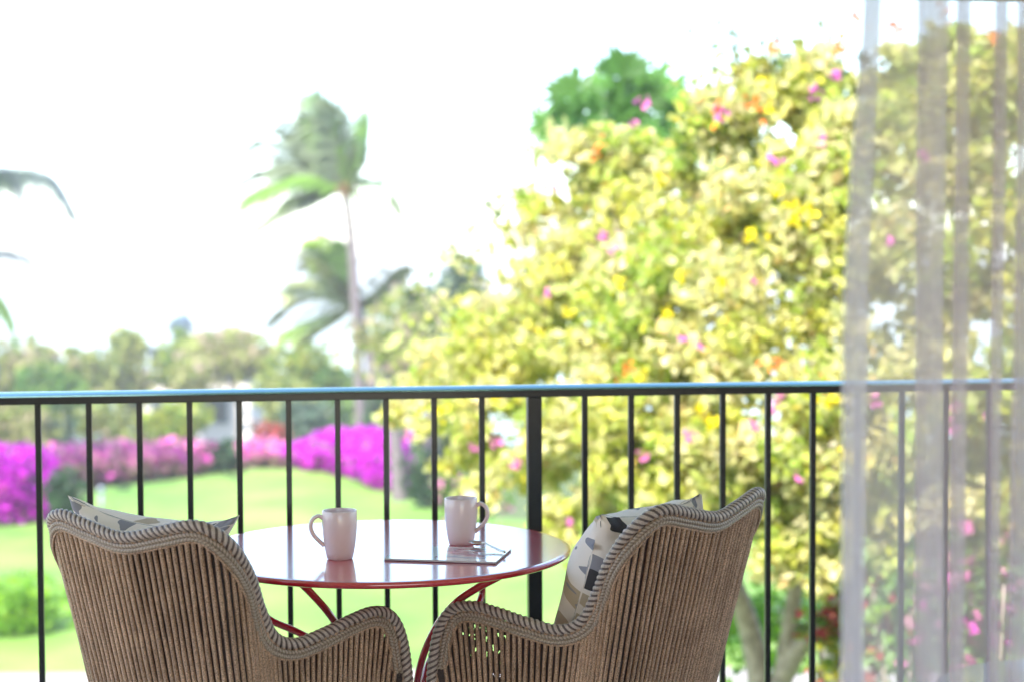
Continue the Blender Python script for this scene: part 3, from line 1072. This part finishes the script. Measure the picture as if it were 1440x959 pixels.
cl = []
for (px, py, D, rx, rz_) in spec:
    c = at(px, py, D)
    m_ = D / FPX
    big = (np.array(c - bt_base), np.array((rx * m_, rx * m_ * 0.8, rz_ * m_)))
    for k in range(7):
        d = rng.normal(size=3)
        d /= np.linalg.norm(d)
        cl.append((big[0] + d * big[1] * (0.45 + 0.5 * rng.random()), big[1] * (0.30 + 0.28 * rng.random())))
P, idx = clump_points(cl, 360, 0.2)
wl = []
for (px, py, D, rx, rz_) in [(725, 285, 12.2, 55, 60), (690, 345, 12.2, 60, 40), (645, 375, 12.3, 50, 40), (620, 430, 12.3, 45, 40), (585, 480, 12.3, 40, 40), (745, 225, 12.2, 40, 40), (790, 205, 12.0, 45, 35), (985, 120, 10.8, 55, 40), (1040, 85, 10.6, 45, 30), (1120, 70, 10.5, 45, 25), (560, 540, 12.2, 35, 30)]:
    c = at(px, py, D)
    wl.append((np.array(c - bt_base), np.array((rx, rx * 0.8, rz_)) * D / FPX))
PW, iw = clump_points(wl, 42, 0.1)
iw = iw + len(cl)
cl = cl + wl
P, idx = np.vstack([P, PW]), np.concatenate([idx, iw])
# each clump leans to cream, yellow or green
lean = rng.random(len(cl))
pal_a = pick(PAL['flowerbush'], len(P))
cream = np.array([0.70, 0.64, 0.36]); yel = np.array([0.55, 0.55, 0.11]); grn = np.array([0.33, 0.45, 0.07]); olv = np.array([0.48, 0.48, 0.15])
tgt = np.where(lean[idx][:, None] < 0.38, cream, np.where(lean[idx][:, None] < 0.52, yel, np.where(lean[idx][:, None] < 0.82, grn, olv)))
cols = pal_a * 0.5 + tgt * 0.5 * (0.8 + 0.4 * rng.random((len(P), 1)))
obj('crown', leaves_mesh('crown', P, 0.078 * (0.5 + 1.0 * rng.random(len(P))), cols, up=0.2, aspect=0.7), M['leaf'], bt)


def btl(px, py, D):
    return tuple(at(px, py, D) - bt_base)


lm = [
    limb([(0, 0, -0.1), btl(1076, 1180, 10.6), btl(1072, 1000, 10.55), btl(1058, 900, 10.5), btl(1036, 830, 10.4), btl(1000, 740, 10.3), btl(960, 600, 10.3), btl(900, 420, 10.5), btl(850, 260, 11.0)], 0.105, 0.02),
    limb([btl(1084, 1040, 10.6), btl(1098, 960, 10.5), btl(1140, 890, 10.3), btl(1200, 825, 10.1), btl(1260, 740, 10.0), btl(1300, 560, 9.9), btl(1330, 330, 9.9)], 0.085, 0.02),
    limb([btl(1098, 965, 10.5), btl(1120, 800, 10.3), btl(1110, 640, 10.2), btl(1100, 420, 10.2), btl(1130, 180, 10.4)], 0.06, 0.015),
    limb([btl(1000, 740, 10.3), btl(900, 640, 10.5), btl(780, 560, 11.0), btl(660, 520, 11.6)], 0.05, 0.012),
    limb([btl(960, 600, 10.3), btl(840, 480, 10.9), btl(760, 400, 11.3), btl(720, 320, 11.7)], 0.045, 0.012)]
obj('trunk', join_meshes('trunk', lm), M['bark'], bt)


def flower_mesh(name, colour, n=9):
    r0 = rng.normal(size=(n, 3)) * 0.035
    return leaves_mesh(name, r0, np.full(n, 0.062), np.array(colour)[None, :] * (0.8 + 0.4 * rng.random((n, 1))), aspect=0.9)


fl = {'pink': [flower_mesh('blossom', (0.70, 0.16, 0.48)) for _ in range(2)], 'orange': [flower_mesh('blossom', (0.80, 0.20, 0.03))], 'red': [flower_mesh('blossom', (0.75, 0.06, 0.035))], 'yellow': [flower_mesh('blossom', (0.75, 0.62, 0.01), 14)]}
for q in sum(fl.values(), []):
    q.materials.append(M['petal'])
pink_px = [(1145, 128), (1175, 108), (1157, 197), (1092, 228), (1012, 158), (905, 145), (848, 332), (860, 352), (770, 412), (858, 462), (960, 478), (985, 486), (1010, 488), (700, 556), (835, 550), (870, 560), (1085, 570), (1100, 555), (1110, 612), (1060, 600), (725, 652), (745, 690), (665, 630), (575, 612), (605, 690), (905, 640), (970, 610), (1025, 660), (1120, 670), (700, 620), (930, 655), (800, 735), (780, 260), (750, 220), (1250, 340), (1300, 220), (1320, 370), (1340, 600), (1390, 585), (1420, 355), (1230, 565), (1345, 570), (950, 170), (890, 175), (1060, 395), (1180, 430)]
org_px = [(1180, 66), (1250, 40), (1008, 158), (1090, 510), (1165, 540), (1200, 30), (1330, 20), (880, 520), (840, 210), (1060, 150), (1400, 50), (1085, 65)]
yel_px = [(1110, 290), (1140, 300), (1095, 270), (1075, 120), (1080, 150), (1120, 310), (960, 385), (985, 575), (1000, 590), (1170, 560), (620, 580), (590, 575), (800, 440), (905, 530), (760, 470), (1015, 400), (1060, 330), (1190, 640), (870, 400), (940, 440), (700, 560), (930, 250)]
Dk = lambda px: 9.0 + max(0, (1000 - px)) / 440.0 * 1.9
for kind, lst in (('pink', [p for i, p in enumerate(pink_px) if i < 8 or i % 3]), ('orange', org_px), ('yellow', yel_px)):
    for i, (px, py) in enumerate(lst):
        b = obj('blossom', fl[kind][i % len(fl[kind])], None, bt)
        b.location = btl(px, py, Dk(px) - 0.15)
        b.rotation_euler = (rng.random() * 3, rng.random() * 3, rng.random() * 3)
        sk = (0.42 if kind == 'pink' else 0.5) + 0.3 * rng.random()
        b.scale = (sk, sk, sk)
# thin sprigs that stand clear of the top
sm, SP = [], []
for (pts) in ([(1010, 120), (1000, 70), (1003, 5)], [(1040, 130), (1035, 80), (1030, 45)], [(1085, 120), (1080, 80), (1088, 55)], [(760, 230), (700, 292), (682, 288)], [(730, 330), (660, 345), (625, 350)], [(1170, 90), (1168, 60), (1160, 28)], [(640, 480), (600, 430), (590, 395)], [(700, 420), (670, 390), (655, 375)]):
    D = 10.2 if pts[0][0] > 900 else 11.7
    q = crom([btl(a, b, D) for a, b in pts], 6)
    obj('sprig', tube(q, np.linspace(0.008, 0.003, len(q)), 5, 'sprig'), M['bark'], bt)
    for p in q[3:]:
        for _ in range(3):
            SP.append(np.array(p) + rng.normal(size=3) * 0.045)
SP = np.array(SP)
obj('sprig_leaves', leaves_mesh('sprig_leaves', SP, np.full(len(SP), 0.07), pick([((0.10, 0.16, 0.05), 2), ((0.3, 0.3, 0.1), 1)], len(SP))), M['leaf'], bt, 'stuff')

# low flowering shrubs under it, right
shrub('flowering_shrub', 'low shrub with red blossom beside the grey forked trunk', 'shrub', 1180, 900, 62, 85, 9.6, 'lime', 'flowering shrubs under the big tree', dens=70, leaf=0.085, blossom='red', blossom_frac=0.12)
shrub('flowering_shrub', 'low shrub with magenta blossom behind the sheer curtain', 'shrub', 1390, 875, 105, 125, 9.0, 'green', 'flowering shrubs under the big tree', dens=70, leaf=0.085, blossom='mauvetop', blossom_frac=0.22)


shrub('flowering_shrub', 'green shrub with pink and red blossom between the two flowering shrubs', 'shrub', 1270, 880, 75, 120, 9.4, 'vivid', 'flowering shrubs under the big tree', dens=70, leaf=0.085, blossom='red', blossom_frac=0.10)


shrub('leafy_shrub', 'bright lime green shrub behind the grey forked trunk', 'shrub', 1085, 875, 95, 70, 12.5, 'vivid', None, dens=70, leaf=0.09)


# ------------------------------------------------------------------ palms
def frond(pts, leaf_len, n=46, wind=(-0.25, 0, -0.55), col=(0.12, 0.22, 0.05), width=0.035):
    """one pinnate frond through the given points: stem strip plus leaflets"""
    P = crom([tuple(p) for p in pts], 14)
    P, s_ = resample(P, max(0.02, np.linalg.norm(np.diff(P, axis=0), axis=1).sum() / n))
    T, N, B = frames(P)
    up = np.array([0, 0, 1.0])
    roll = rng.uniform(0.35, 1.1) * rng.choice([-1, 1])
    V, F, Cc = [], [], []
    for i in range(len(P)):
        f = i / (len(P) - 1)
        sd = np.cross(T[i], up)
        nn = np.linalg.norm(sd)
        sd = sd / nn if nn > 1e-3 else B[i]
        w = 0.03 * (1 - f) + 0.006
        V += [P[i] - sd * w, P[i] + up * w * 0.6, P[i] + sd * w]
        Cc += [np.array(col) * 1.3 + 0.03] * 3
        if i:
            a = 3 * i
            F += [(a - 3, a - 2, a + 1, a), (a - 2, a - 1, a + 2, a + 1)]
    for i in range(3, len(P)):
        f = i / (len(P) - 1)
        sd = np.cross(T[i], up)
        nn = np.linalg.norm(sd)
        sd = sd / nn if nn > 1e-3 else B[i]
        sd = sd * math.cos(roll) + np.cross(sd, T[i]) * math.sin(roll)
        ll = leaf_len * (0.45 + 0.75 * math.sin(math.pi * min(1, f * 0.85 + 0.12))) * (0.85 + 0.3 * rng.random())
        for sg in (-1, 1):
            d = sd * sg * 0.75 + T[i] * 0.55 + np.array(wind) * (0.8 + 0.5 * rng.random()) + rng.normal(size=3) * 0.07
            d /= np.linalg.norm(d)
            wv = np.cross(d, up)
            wv = wv / (np.linalg.norm(wv) + 1e-6) * width * 0.5
            wv = wv * 0.6 + T[i] * width * 0.4
            m_ = P[i] + d * ll * 0.5
            e_ = P[i] + d * ll + np.array([0, 0, -0.12 * ll])
            a = len(V)
            V += [P[i] - wv * 0.5, P[i] + wv * 0.5, m_ + wv, e_, m_ - wv]
            F += [(a, a + 1, a + 2, a + 3, a + 4)]
            Cc += [np.array(col) * (0.7 + 0.6 * rng.random())] * 5
    me = mesh('frond', V, F)
    ca = me.attributes.new('Col', 'FLOAT_COLOR', 'POINT')
    ca.data.foreach_set('color', np.c_[np.array(Cc), np.ones(len(Cc))].astype(np.float32).ravel())
    return me


def palm(label, D, trunk_px, crown_px, fronds, leaf_px, tr_w, group, col=(0.12, 0.22, 0.05), wind=(-0.3, 0, -0.55), extra=5, husk=True):
    c = at(*crown_px, D)
    bx = at(*trunk_px[0], D)
    base = Vector((bx.x, D, ground_z(bx.x, D)))
    t = thing('coconut_palm', label, 'palm tree', base, 0, group)
    pts = [(0, 0, -0.1)] + [tuple(at(px, py, D) - base) for px, py in trunk_px[1:]] + [tuple(c - base)]
    Q = crom(pts, 10)
    r = np.linspace(tr_w * 1.3, tr_w * 0.95, len(Q)) * (1 + 0.05 * np.sin(np.arange(len(Q)) * 2.2))
    obj('trunk', tube(Q, r, 10, 'trunk'), M['palm_bark'], t)
    m_ = D / FPX
    if husk:
        cb = leaves_mesh('husk', rng.normal(size=(40, 3)) * (0.13, 0.13, 0.2) + np.array(c - base), np.full(40, 0.28), pick([((0.36, 0.22, 0.10), 2), ((0.25, 0.17, 0.08), 1)], 40))
        obj('husk', cb, M['leaf'], t, 'stuff')
    for i, fp in enumerate(fronds):
        dd = rng.normal() * 1.1 * (D / 45.0) ** 2 * 0.7
        p0 = c - base
        pp = [tuple(p0)] + [tuple(at(px, py, D + dd * (k + 1) / len(fp)) - base) for k, (px, py) in enumerate(fp)]
        cc = np.array(col) * (0.75 + 0.5 * rng.random()) * (np.array((1.25, 1.25, 1.1)) if i % 3 == 1 else np.array((1.7, 1.2, 3.6)))  # most fronds tinted pale blue: sky glare painted into the leaf colour
        obj('frond', frond(pp, leaf_px * m_, 60, wind, tuple(cc), 0.085 * D / 45), M['frond'], t)
    return t


GP = 'coconut palms above the garden hedge'
palm('tall wind-blown coconut palm with a slender leaning trunk, highest of the palms', 45, [(507, 640), (506, 560), (501, 450), (496, 360), (490, 300)], (484, 264),
     [[(430, 240), (380, 248), (330, 268)], [(425, 258), (375, 278), (340, 300)], [(435, 275), (395, 298), (362, 322)], [(430, 225), (380, 205), (355, 215)], [(432, 248), (385, 262), (345, 282)], [(445, 210), (412, 180), (392, 190)],
      [(460, 205), (440, 160), (432, 133)], [(468, 200), (455, 150), (446, 132)], [(476, 205), (470, 160), (452, 140)], [(486, 210), (490, 165), (470, 150)], [(505, 230), (519, 195), (519, 160)],
      [(505, 245), (516, 225), (519, 205)], [(452, 250), (410, 235), (380, 240)], [(520, 262), (550, 268), (568, 298)], [(455, 232), (425, 195), (405, 185)], [(470, 225), (450, 185), (425, 165)], [(460, 268), (430, 275), (400, 290)]],
     36, 0.122, GP, (0.13, 0.23, 0.045), wind=(-0.45, 0, -0.3))
palm('shorter coconut palm with its crown just below the tallest palm', 48, [(527, 650), (526, 580), (520, 500)], (502, 430),
     [[(470, 385), (435, 360), (410, 372)], [(475, 370), (455, 340), (430, 338)], [(460, 400), (420, 395), (395, 415)], [(465, 420), (420, 430), (385, 460)], [(470, 440), (430, 455), (395, 470)],
      [(490, 375), (480, 345), (455, 332)], [(530, 405), (555, 380), (575, 372)], [(535, 420), (560, 405), (585, 412)], [(530, 440), (550, 450), (560, 475)], [(480, 395), (450, 370), (415, 385)], [(500, 380), (490, 350), (478, 338)], [(478, 452), (450, 470), (430, 485)]],
     36, 0.15, GP, (0.17, 0.27, 0.04), wind=(-0.3, 0, -0.4))
palm('coconut palm at the far left edge, only its drooping frond tips in view', 30, [(-150, 720), (-140, 560), (-110, 420)], (-90, 310),
     [[(-40, 255), (20, 236), (76, 250), (112, 310)], [(-40, 258), (20, 240), (70, 256), (104, 306)], [(-50, 290), (0, 235), (30, 262), (8, 310)], [(-60, 340), (-10, 350), (25, 356), (48, 378)], [(-70, 380), (-20, 400), (10, 430), (22, 478)], [(-130, 260), (-180, 280), (-210, 340)], [(-100, 250), (-130, 200), (-180, 190)], [(-60, 250), (-30, 190), (-20, 170)], [(-80, 400), (-40, 440), (-10, 490), (-5, 520)]],
     34, 0.14, GP, (0.10, 0.17, 0.07), wind=(-0.1, 0, -0.8))

# fan palm behind the flowering tree
fpD = 16.0
fb = Vector((at(860, 300, fpD).x, fpD, GZ))
fpm = thing('fan_palm', 'fan palm whose round fronds rise behind the flowering tree', 'palm tree', fb)
fc = at(862, 210, fpD) - fb
obj('trunk', tube(crom([(0, 0, -0.1), (0.05, 0, 2.0), tuple(fc)], 8), 0.13, 10, 'trunk'), M['palm_bark'], fpm)


def fan_leaf(base, hub, radius, seed):
    n = 18
    hub = Vector(hub)
    d = (hub - Vector(base)).normalized()
    side_v = d.cross(Vector((rng.normal() * 0.5, -1, 0.25 + rng.normal() * 0.5))).normalized()
    nrm = side_v.cross(d).normalized()
    V, F, Cc = [], [], []
    base = Vector(base)
    w = side_v * 0.012
    V += [base - w, base + w, hub + w * 0.8, hub - w * 0.8, base + nrm * 0.02, hub + nrm * 0.015]
    F += [(0, 1, 2, 3), (0, 4, 5, 3), (1, 4, 5, 2)]
    colr = np.array((0.085, 0.20, 0.04)) * (0.8 + 0.5 * rng.random())
    Cc += [colr * 1.2] * 6
    for i in range(n):
        a = -1.35 + 2.7 * i / (n - 1)
        dirv = (d * math.cos(a) + side_v * math.sin(a)).normalized()
        perp = (side_v * math.cos(a) - d * math.sin(a)).normalized()
        L_ = radius * (0.75 + 0.5 * rng.random()) * (1 - 0.12 * abs(a))
        wd = radius * 0.06
        k = len(V)
        fold = nrm * 0.02
        tip = hub + dirv * L_ + Vector((0, 0, -0.22 * L_ * abs(rng.normal()))) + perp * rng.normal() * 0.02
        V += [hub, hub + dirv * L_ * 0.6 + perp * wd, hub + dirv * L_ * 0.6 + fold, hub + dirv * L_ * 0.6 - perp * wd, tip]
        F += [(k, k + 1, k + 2), (k, k + 2, k + 3), (k + 1, k + 4, k + 2), (k + 2, k + 4, k + 3)]
        Cc += [colr * (0.8 + 0.4 * rng.random())] * 5
    me = mesh('fan_frond', V, F)
    ca = me.attributes.new('Col', 'FLOAT_COLOR', 'POINT')
    ca.data.foreach_set('color', np.c_[np.array(Cc), np.ones(len(Cc))].astype(np.float32).ravel())
    return me


fan_spots = [(784, 112, 60), (880, 78, 66), (946, 108, 62), (752, 172, 58), (835, 108, 54), (915, 100, 50), (955, 150, 44), (790, 205, 44), (800, 190, 44), (915, 200, 44),
             (830, 150, 54), (872, 140, 56), (906, 150, 50), (800, 168, 46), (820, 165, 46), (845, 160, 50), (870, 165, 52), (885, 158, 50), (832, 186, 52), (860, 176, 50), (886, 182, 52), (918, 186, 50), (796, 192, 46), (846, 196, 50), (900, 198, 46), (850, 195, 48), (930, 190, 40), (850, 150, 44), (880, 180, 46), (815, 175, 40), (910, 175, 42)]
for k, (px, py, rp) in enumerate(fan_spots):
    D = fpD + rng.normal() * 0.3
    kk = 0.25 if k < 9 else 0.0
    hub = at(px + (862 - px) * kk, py + (210 - py) * kk, D) - fb
    obj('frond', fan_leaf(fc, hub, rp * D / FPX, k), M['frond'], fpm)

# ------------------------------------------------------------------ garden: hedges, shrubs, trees, house
HG = 'bougainvillea hedges round the lawn'


def hedge(label, path_px, D_pts, top_px, pal_top, pal_low, leaf=0.15, wid=0.75, dens=60):
    """flowering hedge along ground points; top_px = heights above base in metres"""
    gp_ = [on_ground(*p) for p in path_px]
    base = gp_[0].copy()
    t = thing('bougainvillea_hedge', label, 'hedge', base, 0, HG)
    P = crom([(p.x, p.y, h) for p, h in zip(gp_, top_px)], 10)
    P, s_ = resample(P, 0.42, 2)
    cl = []
    for q in P:
        h = q[2] * (0.9 + 0.2 * rng.random())
        for zf, rf in ((0.30, 0.55), (0.62, 0.60)):
            cl.append((np.array((q[0] - base.x + rng.normal() * 0.12, q[1] - base.y + wid + rng.normal() * 0.15, h * zf + 0.05)), np.array((0.50, wid, h * 0.36)) * (0.9 + 0.3 * rng.random())))
    Q, idx = clump_points(cl, dens, 0.7)
    hh = np.interp(Q[:, 0] + base.x, np.sort(P[:, 0]), P[np.argsort(P[:, 0]), 2])
    keep = Q[:, 2] > 0.02
    Q, hh = Q[keep], hh[keep]
    up = Q[:, 2] / hh > 0.52 + rng.normal(size=len(Q)) * 0.12
    obj('blossom', leaves_mesh('blossom', Q[up], leaf * (0.7 + 0.6 * rng.random(up.sum())), pick(PAL[pal_top], up.sum()), aspect=0.9), M['petal'], t)
    lo = ~up
    obj('foliage', leaves_mesh('foliage', Q[lo], leaf * (0.7 + 0.6 * rng.random(lo.sum())), pick(PAL[pal_low], lo.sum()), aspect=0.8), M['leaf'], t)
    return t


hedge('long dusty pink bougainvillea hedge along the back of the lawn', [(60, 690), (130, 682), (210, 675), (288, 664)], None, [0.74, 0.70, 0.68, 0.50], 'mauvetop', 'mauve')
hedge('vivid magenta bougainvillea hedge right of the lawn, below the palms', [(420, 661), (455, 664), (500, 676), (548, 692)], None, [0.50, 0.70, 0.92, 0.92], 'magenta', 'magenta', dens=80)
hedge('short pink bougainvillea hedge behind the lawn, left of the vivid one', [(336, 657), (360, 656), (386, 658)], None, [0.44, 0.50, 0.46], 'mauvetop', 'mauve')
shrub('bougainvillea_bush', 'round vivid magenta bougainvillea bush at the left edge of the lawn', 'bush', 18, 685, 66, 56, 28.5, 'magenta', None, dens=90, leaf=0.15, blossom='magenta', blossom_frac=0.6)
shrub('clipped_shrub', 'dark green rounded shrub in front of the magenta bush', 'shrub', 92, 700, 32, 42, 27.5, 'dark', None, dens=90, leaf=0.12)
shrub('low_shrub', 'low bright lime green mound of shrub on the lawn at left', 'shrub', 15, 855, 85, 44, 19.8, 'vivid', None, dens=130, leaf=0.09)
shrub('rounded_shrub', 'dark green rounded shrub right of the magenta hedge', 'shrub', 600, 668, 40, 44, 30.0, 'dark', None, dens=80, leaf=0.12)
shrub('leafy_shrub', 'dark leafy shrub with pink flowers under the big tree', 'shrub', 660, 690, 55, 40, 24.0, 'green', None, dens=60, leaf=0.12, blossom='mauvetop', blossom_frac=0.05)
shrub('red_bush', 'red flowering bush behind the pink hedge', 'bush', 378, 610, 30, 22, 41.0, 'red', None, dens=40, leaf=0.17)
SG = 'shrubs standing behind the hedges'
for (px, py, rx, ry, D, pal, lab) in [
        (20, 600, 70, 50, 42, 'khaki', 'tan leaved shrub behind the magenta bush at left'),
        (85, 615, 28, 40, 43, 'blue', 'narrow blue green shrub behind the pink hedge'),
        (150, 600, 55, 38, 44, 'olive', 'olive shrub behind the left half of the pink hedge'),
        (230, 592, 62, 40, 45, 'lime', 'bright green shrub in front of the pale house'),
        (312, 642, 26, 26, 35.5, 'dark', 'dark shrub between the two hedges'),
        (430, 585, 45, 40, 44, 'blue', 'blue green shrub behind the vivid hedge'),
        (555, 595, 42, 46, 40, 'dark', 'dark shrub behind the end of the vivid hedge'),
        (480, 590, 40, 40, 47, 'green', 'green shrub at the foot of the palms'),
        (640, 620, 60, 50, 36, 'olive', 'olive shrub hidden behind the big tree')]:
    shrub('garden_shrub', lab, 'shrub', px, py, rx, ry, D, pal, SG, dens=22, leaf=0.22)
TG = 'trees beyond the garden'
for (px, py, rx, ry, D, pal, lab, ncl) in [(a, b + 14, c, d + 14, e, f, g, h + 6) for (a, b, c, d, e, f, g, h) in [
        (10, 520, 55, 45, 58, 'khaki', 'tan and olive tree at the far left behind the handrail', 14),
        (100, 525, 70, 40, 60, 'olive', 'broad olive tree second from the left beyond the railing', 18),
        (55, 500, 40, 20, 75, 'pinkish', 'pink tinged tree top peeping over the olive tree', 10),
        (190, 505, 42, 48, 62, 'olive', 'domed tree with a darker green top left of the house', 14),
        (186, 478, 26, 16, 66, 'green', 'small deep green tree top above the domed tree', 8),
        (330, 486, 75, 26, 60, 'khaki', 'wide khaki tree right of the pale house', 18),
        (255, 505, 40, 36, 64, 'lime', 'yellow green tree in front of the pink tree', 12),
        (310, 482, 55, 20, 80, 'pinkish', 'pink blossom tree behind the khaki tree', 12),
        (430, 520, 60, 50, 58, 'lime', 'yellow green tree directly left of the palm trunks', 18),
        (480, 560, 70, 45, 56, 'green', 'green tree behind the palm trunks', 18),
        (570, 500, 60, 45, 55, 'khaki', 'khaki tree right of the palm trunks', 16),
        (560, 470, 40, 22, 64, 'pinkish', 'pink blossom tree right of the palm trunks', 10),
        (600, 430, 50, 35, 48, 'blue', 'hazy blue green tree left of the big flowering tree', 12),
        (650, 420, 45, 60, 44, 'blue', 'tall blue green tree against the flowering tree', 14),
        (268, 528, 34, 26, 57, 'khaki', 'low khaki tree in front of the pale house', 14),
        (60, 560, 90, 36, 52, 'green', 'low green tree behind the tan shrub at left', 14),
        (400, 560, 60, 36, 53, 'olive', 'low olive tree between the house and the palms', 14)]]:
    tree('garden_tree', lab, 'tree', px, py, rx, ry, D, pal, TG, ncl, 10, 0.36)
# a darker dome above the flowering tree, top right
tree('leafy_tree', 'dark green tree top rising behind the flowering tree at upper right', 'tree', 1150, 115, 75, 48, 13.5, 'dark', None, 14, 60, 0.12)
# small palm far off
palm('small distant palm above the trees beyond the house', 78, [(258, 560), (258, 510)], (257, 462), [[(245, 452), (236, 462)], [(250, 446), (244, 446)], [(262, 446), (268, 448)], [(268, 454), (276, 464)], [(262, 460), (270, 474)], [(250, 462), (243, 474)], [(257, 448), (257, 440)]], 9, 0.14, GP, (0.09, 0.18, 0.08), wind=(-0.1, 0, -0.5), husk=False)

# pale trunks right of the hedge
for (label, pts, D, w) in [('pale slender bare trunk beside the vivid magenta hedge', [(562, 700), (560, 660), (556, 620), (548, 560), (540, 500)], 31, 0.16), ('pale slender trunk behind the dark rounded shrub', [(608, 690), (607, 640), (606, 590), (600, 540), (590, 470)], 33, 0.20)]:
    b0 = Vector((at(*pts[0], D).x, D, GZ))
    tt = thing('slender_tree', label, 'tree', b0, 0, 'slender pale trunks by the hedge')
    Q = crom([(0, 0, -0.1)] + [tuple(at(px, py, D) - b0) for px, py in pts[1:]], 8)
    obj('trunk', tube(Q, np.linspace(w, w * 0.6, len(Q)), 9, 'trunk'), M['palm_bark'], tt)
    e = Q[-1]
    Pp, ii = clump_points(crown_clumps(e + np.array((0, 0, 0.3)), (1.0, 0.8, 0.7), 8), 18)
    obj('crown', leaves_mesh('crown', Pp, 0.2 * (0.6 + 0.8 * rng.random(len(Pp))), pick(PAL['khaki'], len(Pp))), M['leaf'], tt)

# pale house between the trees
HD = 66.0
hx = at(275, 560, HD).x
hb = Vector((hx, HD, ground_z(hx, HD)))
hs = thing('house', 'pale pinkish white house half hidden among the trees', 'house', hb)
zt = at(275, 524, HD).z - hb.z
obj('wall', box_bm(bmesh.new(), -2.3, 2.2, 0, 6, -0.4, zt), M['house'], hs)
rv = [(-2.6, -0.4, zt), (2.5, -0.4, zt), (2.5, 6.4, zt), (-2.6, 6.4, zt), (-1.3, 3, zt + 0.55), (1.2, 3, zt + 0.55)]
obj('roof', mesh('roof', rv, [(0, 1, 5, 4), (1, 2, 5), (2, 3, 4, 5), (3, 0, 4), (3, 2, 1, 0)]), M['tile'], hs)
for x in (-1.4, 0.9):
    for z in (0.9, 3.0):
        wf = obj('window', box_bm(bmesh.new(), x - 0.45, x + 0.45, -0.06, -0.004, z, z + 1.1), M['lampwhite'], hs)
        obj('pane', box_bm(bmesh.new(), x - 0.38, x + 0.38, -0.08, -0.062, z + 0.07, z + 1.03), M['glass_dark'], wf)
# path light on the lawn
gl_p = on_ground(143, 720)
gl = thing('path_light', 'small pale garden light standing on the lawn near the pink hedge', 'garden light', gl_p)
obj('stake', tube([(0, 0, 0), (0, 0, 0.34)], 0.03, 8, 'stake'), M['lampwhite'], gl)
obj('lamp_head', lathe([(0.03, 0.34), (0.06, 0.36), (0.06, 0.42), (0.085, 0.43), (0.012, 0.48)], 16, 'lamp_head'), M['lampwhite'], gl)

# ------------------------------------------------------------------ sea haze: one closed box of thin even air
hz = NT('sea_haze')
pv = hz.node('ShaderNodeVolumePrincipled', {'Density': 0.0016, 'Color': (0.93, 0.96, 1.0, 1), 'Anisotropy': 0.0})
hz.n.remove(hz.b)
hz.link(pv.outputs[0], hz.out.inputs['Volume'])
obj('haze', box_bm(bmesh.new(), -1600, 1600, -30, 2900, -30, 9.0), hz.m, None, 'stuff')
